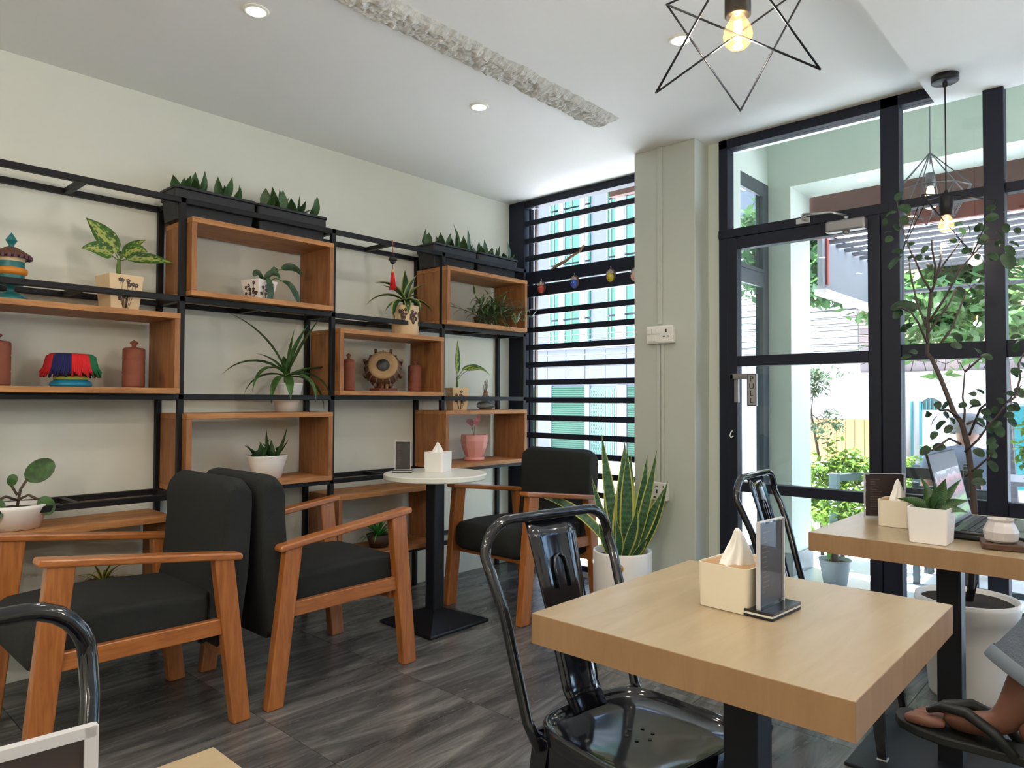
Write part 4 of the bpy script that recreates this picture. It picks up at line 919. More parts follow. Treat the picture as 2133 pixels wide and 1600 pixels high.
TLEAF = [(-0.799, 3.282, 1.997, -0.788, 3.309, 2.039), (-0.744, 3.12, 1.938, -0.714, 3.095, 1.891), (-0.795, 3.26, 1.943, -0.842, 3.275, 1.94), (-0.835, 3.231, 1.887, -0.823, 3.219, 1.916), (-0.798, 3.219, 1.883, -0.778, 3.225, 1.857), (-0.767, 3.215, 1.91, -0.741, 3.194, 1.869), (-0.824, 3.188, 1.848, -0.793, 3.181, 1.847), (-0.834, 3.24, 1.82, -0.811, 3.27, 1.841), (-0.762, 3.281, 1.797, -0.733, 3.284, 1.808), (-0.796, 3.19, 1.768, -0.754, 3.176, 1.751), (-0.744, 3.116, 1.731, -0.779, 3.088, 1.677), (-0.738, 3.194, 1.724, -0.719, 3.183, 1.729), (-0.689, 3.178, 1.715, -0.711, 3.202, 1.74), (-0.691, 3.205, 1.747, -0.667, 3.208, 1.772), (-0.668, 3.153, 1.713, -0.638, 3.124, 1.709), (-0.659, 3.169, 1.7, -0.651, 3.147, 1.665), (-0.646, 3.202, 1.722, -0.636, 3.232, 1.73), (-0.596, 3.231, 1.797, -0.577, 3.212, 1.773), (-0.575, 3.271, 1.837, -0.555, 3.289, 1.819), (-0.634, 3.242, 1.768, -0.607, 3.267, 1.773), (-0.583, 3.247, 1.848, -0.559, 3.265, 1.856), (-0.528, 3.174, 1.825, -0.526, 3.203, 1.799), (-0.52, 3.283, 1.822, -0.49, 3.263, 1.845), (-0.495, 3.246, 1.815, -0.471, 3.259, 1.827), (-0.471, 3.193, 1.881, -0.439, 3.195, 1.884), (-0.473, 3.198, 1.843, -0.433, 3.224, 1.858), (-0.503, 3.2, 1.782, -0.466, 3.22, 1.771), (-0.499, 3.174, 1.759, -0.466, 3.197, 1.745), (-0.568, 3.272, 1.759, -0.53, 3.27, 1.739), (-0.554, 3.212, 1.729, -0.524, 3.237, 1.747), (-0.495, 3.24, 1.716, -0.514, 3.239, 1.705), (-0.46, 3.15, 1.706, -0.43, 3.139, 1.675), (-0.439, 3.236, 1.717, -0.419, 3.216, 1.685), (-0.451, 3.273, 1.809, -0.427, 3.26, 1.781), (-0.455, 3.274, 1.756, -0.424, 3.263, 1.763), (-0.426, 3.282, 1.838, -0.417, 3.295, 1.803), (-0.387, 3.201, 1.794, -0.367, 3.202, 1.778), (-0.405, 3.227, 1.754, -0.374, 3.233, 1.733), (-0.409, 3.166, 1.702, -0.39, 3.149, 1.637), (-0.417, 3.202, 1.734, -0.388, 3.228, 1.7), (-0.463, 3.222, 1.692, -0.438, 3.197, 1.702), (-0.737, 3.258, 1.544, -0.824, 3.271, 1.543), (-0.779, 3.273, 1.53, -0.81, 3.255, 1.497), (-0.772, 3.244, 1.55, -0.716, 3.218, 1.519), (-0.782, 3.228, 1.441, -0.732, 3.214, 1.455), (-0.714, 3.151, 1.463, -0.735, 3.173, 1.447), (-0.592, 3.129, 1.628, -0.564, 3.13, 1.604), (-0.562, 3.264, 1.62, -0.535, 3.248, 1.602), (-0.533, 3.148, 1.62, -0.522, 3.171, 1.604), (-0.57, 3.186, 1.593, -0.546, 3.199, 1.566), (-0.499, 3.116, 1.573, -0.465, 3.107, 1.569), (-0.632, 3.141, 1.465, -0.615, 3.151, 1.469), (-0.572, 3.125, 1.402, -0.547, 3.152, 1.381), (-0.578, 3.115, 1.367, -0.543, 3.128, 1.353), (-0.501, 3.114, 1.35, -0.48, 3.099, 1.327), (-0.501, 3.256, 1.332, -0.465, 3.236, 1.309), (-0.391, 3.143, 1.38, -0.362, 3.155, 1.388), (-0.382, 3.179, 1.365, -0.353, 3.152, 1.375), (-0.403, 3.288, 1.342, -0.375, 3.267, 1.37), (-0.723, 3.117, 1.347, -0.689, 3.107, 1.336), (-0.773, 3.221, 1.322, -0.738, 3.235, 1.335), (-0.631, 3.13, 1.148, -0.618, 3.121, 1.123), (-0.609, 3.116, 1.119, -0.586, 3.112, 1.153), (-0.631, 3.248, 1.104, -0.615, 3.262, 1.082), (-0.656, 3.272, 1.09, -0.679, 3.288, 1.053), (-0.624, 3.265, 1.068, -0.661, 3.278, 1.036), (-0.641, 3.195, 1.03, -0.657, 3.179, 0.999), (-0.605, 3.229, 1.087, -0.588, 3.218, 1.061), (-0.575, 3.128, 1.055, -0.601, 3.125, 1.029), (-0.68, 3.267, 0.963, -0.711, 3.245, 0.931), (-0.661, 3.215, 0.962, -0.614, 3.209, 0.969), (-0.532, 3.203, 1.183, -0.511, 3.181, 1.17), (-0.527, 3.283, 1.197, -0.496, 3.268, 1.179), (-0.573, 3.219, 1.131, -0.542, 3.214, 1.132), (-0.518, 3.113, 1.145, -0.483, 3.117, 1.141), (-0.522, 3.135, 1.124, -0.482, 3.109, 1.133), (-0.666, 3.116, 1.092, -0.643, 3.096, 1.106), (-0.5, 3.127, 1.087, -0.473, 3.135, 1.058), (-0.497, 3.201, 1.107, -0.466, 3.23, 1.107), (-0.502, 3.278, 1.088, -0.473, 3.308, 1.071), (-0.504, 3.152, 1.073, -0.478, 3.149, 1.082), (-0.455, 3.155, 1.124, -0.438, 3.161, 1.108), (-0.486, 3.222, 1.055, -0.464, 3.24, 1.03), (-0.453, 3.238, 1.056, -0.43, 3.223, 1.015), (-0.463, 3.186, 1.057, -0.425, 3.188, 1.066), (-0.436, 3.111, 1.011, -0.462, 3.083, 0.994), (-0.443, 3.184, 0.991, -0.46, 3.16, 0.966), (-0.483, 3.24, 0.961, -0.452, 3.225, 0.934), (-0.508, 3.128, 0.97, -0.474, 3.109, 0.944), (-0.47, 3.152, 0.95, -0.443, 3.135, 0.96), (-0.521, 3.204, 0.859, -0.488, 3.202, 0.887), (-0.511, 3.166, 0.892, -0.499, 3.174, 0.846), (-0.519, 3.148, 0.842, -0.477, 3.173, 0.844), (-0.489, 3.283, 0.915, -0.459, 3.297, 0.878), (-0.445, 3.188, 1.162, -0.421, 3.189, 1.141), (-0.421, 3.215, 1.183, -0.39, 3.188, 1.17), (-0.389, 3.185, 1.199, -0.36, 3.187, 1.166), (-0.415, 3.143, 1.1, -0.382, 3.118, 1.093), (-0.423, 3.254, 1.124, -0.377, 3.246, 1.12), (-0.413, 3.203, 1.083, -0.389, 3.229, 1.058), (-0.408, 3.22, 1.149, -0.379, 3.207, 1.133), (-0.394, 3.287, 1.281, -0.4, 3.279, 1.251), (-0.354, 3.113, 1.258, -0.378, 3.125, 1.242), (-0.365, 3.128, 1.295, -0.351, 3.117, 1.274)]

# ================================================================= metal chairs
def make_metal_chair(label):
    t_ = thing('metal_chair', label, 'chair', (0, 0, 0), group='glossy black metal cafe chairs')
    K = dict(local=True)
    # seat pan: rounded square, wider in front
    b = B(); n = 48; rings = []
    def out(a, s, z):
        c, q = math.cos(a), math.sin(a); p = 4.2
        r_ = (abs(c)**p+abs(q)**p)**(-1/p)
        x, y = r_*c*.178*s, r_*q*.178*s
        x *= 1+.05*(y/.178); return (x, y, z)
    for s, z in ((1.0, .418), (1.0, .446), (.985, .452), (.955, .452), (.925, .444), (.86, .437), (.6, .433), (.3, .431)):
        rings.append([b.bm.verts.new(out(2*math.pi*k/n, s, z)) for k in range(n)])
    for A, C in zip(rings, rings[1:]):
        for k in range(n): b._f([A[k], A[(k+1) % n], C[(k+1) % n], C[k]], True)
    cv = b.bm.verts.new((0, 0, .431))
    for k in range(n): b._f([rings[-1][k], rings[-1][(k+1) % n], cv], True)
    se = b.build('seat', GLOSSB, t_, **K)
    hb = B()
    for dx, dy in ((0, .028), (0, -.028), (.026, .014), (.026, -.014), (-.026, .014), (-.026, -.014)):
        hb.lathe([(0, .4325), (.0045, .4325)], (dx, dy, 0), 10)
    hb.build('hole', BLACKRUB, se, **K)
    # legs
    for sx in (-1, 1):
        for sy in (-1, 1):
            x0, y0 = sx*.165, sy*.160; x1, y1 = sx*.195, sy*.195
            def q(x, y, z, w_): return [(x, y, z), (x-sx*w_, y, z), (x-sx*w_*.9, y-sy*.012, z), (x-sx*.012, y-sy*.012, z), (x-sx*.012, y-sy*w_*.9, z), (x, y-sy*w_, z)]
            lg = B().hexa(q(x1, y1, .012, .026), q(x0, y0, .425, .052)).build('leg', GLOSSB, t_, bevel=.002, **K)
            B().box(x1-sx*.013-.016, x1-sx*.013+.016, y1-sy*.013-.016, y1-sy*.013+.016, 0, .016).build('foot_cap', CHROME if sy > 0 else BLACKRUB, lg, bevel=.003, **K)
    for a, c, d, e in ((-.16, .16, .155, .163), (-.16, .16, -.163, -.155)):
        B().prism([(a, .43), (a, .33), (a*.6, .375), (c*.6, .375), (c, .33), (c, .43)], 'Y', d, e).build('apron', GLOSSB, t_, **K)
    for s in (-1, 1):
        B().prism([(-.155, .43), (-.155, .33), (-.09, .375), (.09, .375), (.155, .33), (.155, .43)], 'X', min(s*.155, s*.163), max(s*.155, s*.163)).build('apron', GLOSSB, t_, **K)
    B().tube([(-.175, -.175, .10), (.175, .175, .10)], .006, 6).tube([(.175, -.175, .10), (-.175, .175, .10)], .006, 6).build('cross_brace', GLOSSB, t_, **K)
    # bow
    pts = [(-.170, -.130, .400), (-.176, -.165, .45), (-.192, -.230, .68)]
    r_ = .075; zt, yt, xt = .868, -.285, .205
    pts.append((-xt+.003, -.258, .745))
    for k in range(7):
        a = math.pi-k*math.pi/12; pts.append((-xt+r_+r_*math.cos(a), yt+.004*(1-k/6), zt-r_+r_*math.sin(a)))
    pts += [(-x, y, z) for x, y, z in pts[::-1]]
    B().tube(pts, .0125, 12).build('back_bow', GLOSSB, t_, **K)
    # splat, slightly cupped with a pressed slot
    b = B(); rows = []
    for i in range(11):
        v = i/10; z = .440+(.858-.440)*v; y = -.165-(.284-.165)*v**1.1; hw = .055+.026*v
        if i == 0: y += .02
        rows.append([b.bm.verts.new((x*hw, y+dy, z)) for x, dy in ((-1, -.004), (-.95, .001), (-.5, .0), (-.42, -.001), (0, -.001), (.42, -.001), (.5, .0), (.95, .001), (1, -.004))])
    for A, C in zip(rows, rows[1:]):
        for k in range(8): b._f([A[k], A[k+1], C[k+1], C[k]], True)
    o = b.build('splat', GLOSSB, t_, **K); md = o.modifiers.new('thick', 'SOLIDIFY'); md.thickness = .0025
    B().tube([(-.020, -.2325, .700), (-.020, -.247, .750), (-.016, -.2525, .768), (0, -.2545, .776), (.016, -.2525, .768), (.020, -.247, .750), (.020, -.2325, .700)], .0035, 8).build('pressed_slot', GLOSSB, t_, **K)
    return t_
mch = make_metal_chair('black metal chair pushed under the foreground oak table')
mch.location = (-.828, 1.316, 0); mch.rotation_euler = (0, 0, R(-98))
dup(mch, (-.850, 2.640, 0), R(-86), 'black metal chair on the door side of the laptop table')
dup(mch, (-.815, .125, 0), R(-90), 'black metal chair back cut off by the lower left corner')
dup(mch, (.30, 2.40, 0), R(95), 'black metal chair under the person in jeans, beyond the right edge')

# ================================================================= things on the tables
def tissue_box(cx, cy, z, rz, label, hx=.05, hy=.070, h=.085, lid=True, peak=.07):
    t_ = thing('tissue_box', label, 'tissue box', (cx, cy, z), rz, 'tissue boxes on the tables')
    B().rbox(0, 0, hx, hy, .001, h, .012, 5, taper=1.03, open_top=True, th=.003).build('box', TBOX if lid else WHITE, t_, local=True)
    B().rbox(0, 0, hx*1.03-.0035, hy*1.03-.0035, h-.010, h-.003, .010, 5).build('lid', TWOOD if lid else WHITE, t_, local=True)
    B().rbox(0, 0, .006, hy*.45, h-.003, h-.0022, .005, 4).build('slot', BLACKRUB, t_, local=True)
    b = B(); rows = []; n = 28
    for i in range(10):
        v = i/9; row = []
        for k in range(n):
            a = 2*math.pi*k/n; fo = 1+.22*math.cos(3*a+v*1.8)+.13*math.cos(8*a-v*2.5)
            ra = hy*(.62*(1-v)**.95+.05)*fo; rb_ = hx*(.42*(1-v)**.8+.04)*fo
            row.append(b.bm.verts.new((rb_*math.cos(a)+.006*v, ra*math.sin(a)-hy*.30*v*v, h-.004+peak*(v+.10*math.sin(a*2+1)*v*(1-v)))))
        rows.append(row)
    for A, C in zip(rows, rows[1:]):
        for k in range(n): b._f([A[k], A[(k+1) % n], C[(k+1) % n], C[k]], True)
    b._f(rows[-1], True)
    o = b.build('tissue', PAPER, t_, local=True); return t_
tissue_box(-.612, 1.338, .75, R(-4), 'cream tissue box with wooden lid on the foreground oak table', hx=.052, hy=.068)
tissue_box(-.620, 2.520, .75, 0, 'pale tissue box behind the cube planter on the laptop table', hx=.045, hy=.05, h=.085)
tissue_box(-2.800, 2.485, .770, R(20), 'plain white tissue box on the round white table', hx=.055, hy=.055, h=.105, lid=False, peak=.055)
def menu_stand(cx, cy, z, rz, label, w_=.10, h=.165, style='base', base=True, edge=.0015):
    """upright along local x, base across y"""
    t_ = thing('menu_stand', label, 'menu stand', (cx, cy, z), rz, 'clear menu stands on the tables')
    if base:
        B().rbox(0, 0, w_/2+.010, .032, .0005, .005, .003).build('base', MATB, t_, local=True)
        B().rbox(0, 0, w_/2+.009, .031, .005, .009, .003).build('base_layer', PLASTW, t_, local=True)
        B().rbox(0, 0, w_/2+.010, .032, .009, .014, .003).build('base_top', GLOSSB, t_, local=True)
    z0 = .014 if base else .001
    B().box(-w_/2, w_/2, -.0030, -.0012, z0, z0+h).box(-w_/2, w_/2, .0012, .0030, z0, z0+h).build('holder', ACRYL, t_, local=True)
    for a, c, d, e in ((-w_/2-.0015, -w_/2+.0015, 0, h), (w_/2-edge, w_/2+.0015, 0, h), (-w_/2, w_/2, h-edge, h+.0005)): B().box(a, c, -.0036, .0036, z0+d, z0+e).build('holder_edge', mat('frosted_edge', (.55, .55, .58), .3) if 'frosted_edge' not in MATS else MATS['frosted_edge'], t_, local=True)
    cd = B().box(-w_/2+.004, w_/2-.004, -.0010, .0010, z0+.004, z0+h-.006).build('card', MATS.get('menu_card') or mat('menu_card', (.055, .035, .035), .45, var=.3, vscale=8), t_, local=True)
    pr = B(); rs = random.Random(int(cx*100))
    for s in (-1, 1):
        for k in range(13):
            zz = z0+h-.022-k*(h-.04)/13; ww = rs.uniform(.25, .75)*w_*.4; x0 = -w_*.36
            pr.box(x0, x0+ww, s*.0011, s*.00125, zz, zz+.0022)
    pr.build('print', MATS.get('faded_print') or mat('faded_print', (.16, .11, .09), .6), cd, local=True)
    return t_
menu_stand(-.544, 1.325, .75, R(86), 'clear menu stand on a black base on the foreground oak table', w_=.098, h=.160)
menu_stand(-.695, 2.665, .75, R(40), 'clear upright menu stand behind the tissue box on the laptop table', w_=.135, h=.150, base=False)
menu_stand(-2.905, 2.335, .770, R(42), 'small clear menu stand at the left rim of the round white table', w_=.082, h=.150)
menu_stand(-.552, .100, .75, R(85), 'white-framed menu stand at the bottom left corner of the view', w_=.14, h=.160, edge=.007)

# cube planter
cu = thing('cube_planter', 'white square ceramic planter with a small snake plant on the laptop table', 'potted plant', (-.478, 2.300, .75))
B().rbox(-.478, 2.300, .046, .050, .751, .850, .006, 3, taper=1.12, open_top=True, th=.005).build('pot', WHITE, cu)
B().box(-.523, -.433, 2.252, 2.348, .836, .840).build('soil', SOIL, cu)
for az, el, ln, dr_, wd in ((2.2, 60, .12, .3, .030), (2.6, 80, .08, .2, .040), (.9, 48, .13, .2, .032), (.2, 72, .10, .1, .045), (1.6, 70, .09, .2, .040), (.5, 30, .10, .4, .030), (3.3, 35, .09, .6, .030), (-.9, 60, .07, .6, .035), (.0, 20, .09, .6, .028)):
    leafpart(arc((-.478, 2.30, .838), az, R(el), ln, dr_, 6), wd, LG_SANS, cu, hint=(math.cos(az-1), math.sin(az-1), .4), fold=.3)

# laptop
lp = thing('laptop', 'black laptop open at the far side of the window table', 'laptop', (-.34, 2.565, .75))
B().box(-.452, -.215, 2.386, 2.762, .753, .768).build('base', MATB, lp, bevel=.004)
B().box(-.450, -.217, 2.388, 2.760, .768, .7745).build('deck', mat('laptop_deck', (.025, .027, .032), .3), lp, bevel=.002)
KEY = mat('keys', (.015, .016, .02), .4)
keym = B().box(0, .0155, 0, .0165, 0, .0025).mesh('key', KEY)
for i in range(5):
    for j in range(18):
        o = bpy.data.objects.new('key', keym); COL.objects.link(o); o.parent = lp
        o.location = Vector((-.425+i*.0195, 2.398+j*.0196, .7745))-Vector((-.34, 2.565, .75))
B().box(-.300, -.245, 2.50, 2.60, .7745, .7752).build('touchpad', mat('touchpad', (.04, .04, .045), .35), lp)
B().tube([(-.452, 2.40, .770), (-.452, 2.75, .770)], .008, 8).build('hinge', MATB, lp)
ln_ = B().hexa([(-.462, 2.388, .775), (-.455, 2.388, .775), (-.455, 2.760, .775), (-.462, 2.760, .775)], [(-.512, 2.388, .990), (-.504, 2.388, .990), (-.504, 2.760, .990), (-.512, 2.760, .990)]).build('screen_shell', MATB, lp, bevel=.002)
scm, st_, sb_ = nodes('laptop_painted_reflection')  # reflection in the screen, painted as faintly glowing coloured stripes
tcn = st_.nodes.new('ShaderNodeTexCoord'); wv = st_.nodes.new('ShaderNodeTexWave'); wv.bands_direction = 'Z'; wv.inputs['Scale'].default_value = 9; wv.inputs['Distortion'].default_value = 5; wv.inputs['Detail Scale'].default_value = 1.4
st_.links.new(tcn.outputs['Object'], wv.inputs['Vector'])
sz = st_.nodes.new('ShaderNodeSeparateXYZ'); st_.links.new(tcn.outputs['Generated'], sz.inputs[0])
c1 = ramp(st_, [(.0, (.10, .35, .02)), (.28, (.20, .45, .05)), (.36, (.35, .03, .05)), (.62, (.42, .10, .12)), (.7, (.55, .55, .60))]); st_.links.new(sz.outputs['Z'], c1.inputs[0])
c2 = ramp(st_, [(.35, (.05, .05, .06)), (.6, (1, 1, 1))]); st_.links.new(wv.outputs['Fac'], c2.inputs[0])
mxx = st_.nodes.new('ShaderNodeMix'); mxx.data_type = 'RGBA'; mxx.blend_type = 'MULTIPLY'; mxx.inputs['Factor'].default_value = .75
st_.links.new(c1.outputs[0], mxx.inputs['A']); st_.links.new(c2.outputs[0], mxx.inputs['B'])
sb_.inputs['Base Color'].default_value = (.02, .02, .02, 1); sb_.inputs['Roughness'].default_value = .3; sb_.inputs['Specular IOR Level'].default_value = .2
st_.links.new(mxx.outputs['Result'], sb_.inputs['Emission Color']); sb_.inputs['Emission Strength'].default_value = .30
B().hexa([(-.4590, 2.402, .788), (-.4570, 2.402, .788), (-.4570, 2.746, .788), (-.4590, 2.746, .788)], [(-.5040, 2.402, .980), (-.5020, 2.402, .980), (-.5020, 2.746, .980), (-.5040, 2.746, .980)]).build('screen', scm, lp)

# cup on a coaster
co = thing('wooden_coaster', 'dark wooden rounded coaster under the small ceramic pot', 'coaster', (-.315, 2.335, .75), R(12))
B().rbox(0, 0, .050, .055, .001, .018, .012, 5).build('board', DARKW, co, local=True, bevel=.003)
cp2 = thing('ceramic_cup', 'small squat grey-white ceramic cup on the wooden coaster', 'cup', (-.317, 2.325, .768))
B().lathe([(0, 0), (.034, 0), (.039, .006), (.042, .028), (.034, .046), (.029, .054), (.032, .062), (.029, .062), (.026, .054), (.030, .045), (.037, .028), (.034, .008), (0, .006)], (-.317, 2.325, .769), 10, smooth=False).build('body', mat('greyish_ceramic', (.55, .52, .52), .35), cp2, bevel=.002)

# ================================================================= floor plants
sn = thing('snake_plant', 'tall yellow-edged snake plant in a white pot by the grey-green column', 'potted plant', (-2.115, 3.19, 0))
B().lathe([(0, 0), (.148, 0), (.152, .01), (.157, .345), (.155, .352), (.148, .352), (.146, .31), (0, .31)], (-2.115, 3.19, 0), 40).build('pot', WHITE, sn)
soil(-2.115, 3.19, .312, .145, .145, sn)
a_ = math.atan2(-3.19, 2.115)-.12
stk = B(); q = Matrix.Translation((-2.115+.1575*math.cos(a_), 3.19+.1575*math.sin(a_), .285)) @ Vector((math.cos(a_), math.sin(a_), 0)).to_track_quat('Z', 'Y').to_matrix().to_4x4()
YST = mat('yellow_sticker', (.70, .50, .10), .5); RST = mat('brown_sticker_print', (.25, .06, .02), .5)
skr = B().lathe([(0, .0012), (.026, .0008), (.026, 0)], n=26, M=q).build('sticker', YST, sn)
sk2 = B().lathe([(.021, .0014), (.0235, .0014)], n=26, M=q)
sk2.box(-.019, .019, -.005, .005, .0012, .0018, M=q).build('sticker_print', RST, skr)
b0 = Vector((-2.115, 3.19, .31))
SL = [ # offset x,y, az, el, len, droop, width, twist-hint
 (-.03, .02, -2.3, 80, .66, -.05, .060), (.0, .0, 1.5, 88, .62, 0, .075), (.02, .0, -.6, 86, .58, -.05, .070), (-.02, -.02, 1.2, 85, .50, .1, .072), (.04, .02, .4, 78, .56, -.1, .062),
 (.05, .01, .2, 72, .60, -.15, .050), (-.04, -.02, 3.6, 66, .62, 1.15, .048), (.06, .0, .5, 66, .42, .0, .060), (.03, -.04, -.4, 62, .32, -.1, .065), (-.06, .02, 2.9, 76, .38, 0, .050),
 (-.06, .0, 3.3, 70, .44, -.1, .045), (.07, .03, .6, 60, .45, -.3, .055), (.0, .05, 1.8, 84, .55, 0, .060), (-.03, .05, 2.2, 80, .48, 0, .055), (.02, -.05, -1.4, 78, .22, 0, .045), (-.05, -.04, -2.4, 72, .20, 0, .04), (.07, -.02, -.2, 50, .18, 0, .04)]
for k, (dx, dy, az, el, ln, dr_, wd) in enumerate(SL):
    leafpart(arc(b0+Vector((dx, dy, 0)), az, R(el), ln, dr_, 14), wd*1.12, LG_SNAKE, sn, hint=(math.cos(1.0+.6*math.sin(k*3)), math.sin(1.0+.6*math.sin(k*3))*-1, .1), prof='blade', fold=.16)

# big white pot with ficus tree
fp = thing('ficus_tree', 'tall spindly ficus tree in a big white pot inside the shop window', 'potted plant', (-.56, 3.27, 0))
B().lathe([(0, 0), (.128, 0), (.132, .01), (.150, .22), (.158, .30), (.172, .31), (.180, .365), (.178, .382), (.170, .384), (.164, .375), (.160, .36), (0, .36)], (-.56, 3.27, 0), 44).build('pot', WHITE, fp)
soil(-.56, 3.27, .364, .158, .158, fp)
FB = mat('ficus_bark', (.075, .055, .05), .8)
for k, pts in TREE.items():
    if k == 'trunk':
        pts = [(-.56, 3.27, .33), (-.535, 3.265, .45)]+pts; rr_ = [.016+.0*i for i in range(len(pts))]
        B().tube(pts, [max(.007, .015-.0007*i) for i in range(len(pts))], 8).build('trunk', FB, fp)
    else:
        B().tube(pts, [max(.0016, .0048-.0006*i) for i in range(len(pts))], 6).build('branch', FB, fp)
rs = random.Random(21)
for q in TLEAF:
    a, c = Vector(q[:3]), Vector(q[3:]); ln = (c-a).length
    if ln < .012: continue
    mid = (a+c)/2+Vector((0, 0, .004)); hint = (rs.uniform(-.3, 1), rs.uniform(-1, -.2), rs.uniform(.1, .9))
    leafpart([a, a.lerp(mid, .5), mid, mid.lerp(c, .5), c], max(.028, ln*.70), LG_FICUS, fp, hint=hint, prof='oval', fold=.12)

# ================================================================= people
def skin(name, verts, edges, radii, m, parent, sub=2, root=0):
    me = bpy.data.meshes.new(name); inv = mw(parent).inverted() if parent else Matrix.Identity(4)
    me.from_pydata([tuple(inv @ Vector(v)) for v in verts], edges, [])
    o = bpy.data.objects.new(name, me); COL.objects.link(o)
    md = o.modifiers.new('skin', 'SKIN'); md.use_smooth_shade = True; md.branch_smoothing = .4
    for v, r_ in zip(me.skin_vertices[0].data, radii): v.radius = r_ if isinstance(r_, tuple) else (r_, r_)
    me.skin_vertices[0].data[root].use_root = True
    if sub: s = o.modifiers.new('sub', 'SUBSURF'); s.levels = sub; s.render_levels = sub
    me.materials.append(m)
    if parent: o.parent = parent; W[o.name] = mw(parent)
    return o
class Sk:
    def __init__(s): s.v = []; s.e = []; s.r = []
    def add(s, p, r, par=None):
        s.v.append(tuple(p)); s.r.append(r); i = len(s.v)-1
        if par is not None: s.e.append((par, i))
        return i
    def chain(s, pts, par=None):
        for p, r in pts: par = s.add(p, r, par)
        return par
    def make(s, name, m, parent, sub=2): return skin(name, s.v, s.e, s.r, m, parent, sub)

def head_extras(c, fwd, up, parent, hairm, skinm, cap=None, r=.095):
    fwd = Vector(fwd).normalized(); up = Vector(up).normalized(); sd = fwd.cross(up); c = Vector(c)
    Mh = Matrix(((sd.x, fwd.x, up.x, c.x), (sd.y, fwd.y, up.y, c.y), (sd.z, fwd.z, up.z, c.z), (0, 0, 0, 1)))
    def at(x, y, z): return Mh @ Vector((x, y, z))
    for s in (-1, 1):
        B().lathe([(0, -.010), (.010, 0), (0, .010)], at(s*.032, r*.86, .005), 10).build('eye', mat('eye_white', (.7, .7, .68), .3) if 'eye_white' not in MATS else MATS['eye_white'], parent)
        B().lathe([(0, -.014), (.013, -.012), (.018, 0), (.013, .012), (0, .014)], at(s*r*.83, .0, -.005), 12, sx=.5, sy=1).build('ear', skinm, parent)
    B().hexa([tuple(at(-.016, r*.82, -.030)), tuple(at(.016, r*.82, -.030)), tuple(at(.012, r*1.12, -.028)), tuple(at(-.012, r*1.12, -.028))], [tuple(at(-.006, r*.80, .015)), tuple(at(.006, r*.80, .015)), tuple(at(.005, r*.93, .015)), tuple(at(-.005, r*.93, .015))]).build('nose', skinm, parent, bevel=.004)
    B().box(-.022, .022, r*.84, r*.90, -.056, -.048, M=Mh).build('mouth', mat('mouth_tone', (.25, .08, .07), .5) if 'mouth_tone' not in MATS else MATS['mouth_tone'], parent, bevel=.003)
    hb = B(); hb.lathe([(.088, -.02), (.094, .02), (.088, .06), (.06, .098), (0, .112)], M=Matrix.Translation((0, -.012, 0)), n=24)
    hb.bm.transform(Mh @ Matrix.Diagonal((1, 1.12, 1, 1)))
    hb.build('hair', hairm, parent)
    if cap:
        cb = B(); cb.lathe([(.097, .030), (.099, .05), (.090, .085), (.060, .112), (0, .122)], n=26); cb.bm.transform(Mh @ Matrix.Diagonal((1, 1.10, 1, 1)))
        co_ = cb.build('cap', cap, parent)
        bb_ = B(); bb_.lathe([(.05, .034), (.075, .030), (.072, .036), (0, .040)], n=22); bb_.bm.transform(Mh @ Matrix.Translation((0, .095, 0)) @ Matrix.Diagonal((1, .9, 1, 1)))
        bb_.build('cap_peak', cap, co_)

# --- person with the crossed leg, seated at the laptop table (only leg and foot in view)
p1 = thing('person', 'seated person in grey jeans and black sandals, crossed leg reaching in from the right', 'person', (.30, 2.30, 0))
hip = Vector((.30, 2.35, .53))
s = Sk(); pel = s.add(hip, (.14, .11))
ch = s.chain([((.33, 2.35, .68), (.135, .10)), ((.33, 2.35, .85), (.145, .10)), ((.30, 2.35, .98), (.15, .095)), ((.27, 2.35, 1.06), .06)], pel)
s.chain([((.25, 2.35, 1.13), .055), ((.235, 2.35, 1.20), (.078, .085)), ((.225, 2.35, 1.27), (.08, .088)), ((.235, 2.35, 1.335), .055)], ch)
sh_i = ch-1
for sy in (-1, 1):
    e_ = s.chain([((.30, 2.35+sy*.17, .985), .05), ((.22, 2.35+sy*.22, .80), .040), ((.0, 2.35+sy*.14, .80), .030), ((-.06, 2.35+sy*.12, .805), .024)], sh_i)
    pm = s.chain([((-.10, 2.35+sy*.12, .800), (.032, .015))], e_)
    for f_, (dy, ln_, rr2) in enumerate(((-.03, .060, .0085), (-.012, .075, .009), (.008, .078, .009), (.027, .062, .008))):
        s.chain([((-.125, 2.35+sy*.12+dy, .802), rr2), ((-.125-ln_*.6, 2.35+sy*.12+dy, .800), rr2*.9), ((-.125-ln_, 2.35+sy*.12+dy*1.1, .788), rr2*.8)], pm)
    s.chain([((-.085, 2.35+sy*.12-sy*.04, .795), .011), ((-.125, 2.35+sy*.12-sy*.055, .790), .009)], e_)
# supporting leg
f2 = s.chain([((.20, 2.43, .53), .085), ((-.10, 2.44, .54), .062), ((-.08, 2.45, .30), .050), ((-.07, 2.45, .10), .034)], pel)
s.chain([((-.10, 2.45, .045), (.034, .028)), ((-.20, 2.455, .035), (.040, .020)), ((-.26, 2.46, .028), (.036, .012))], f2)
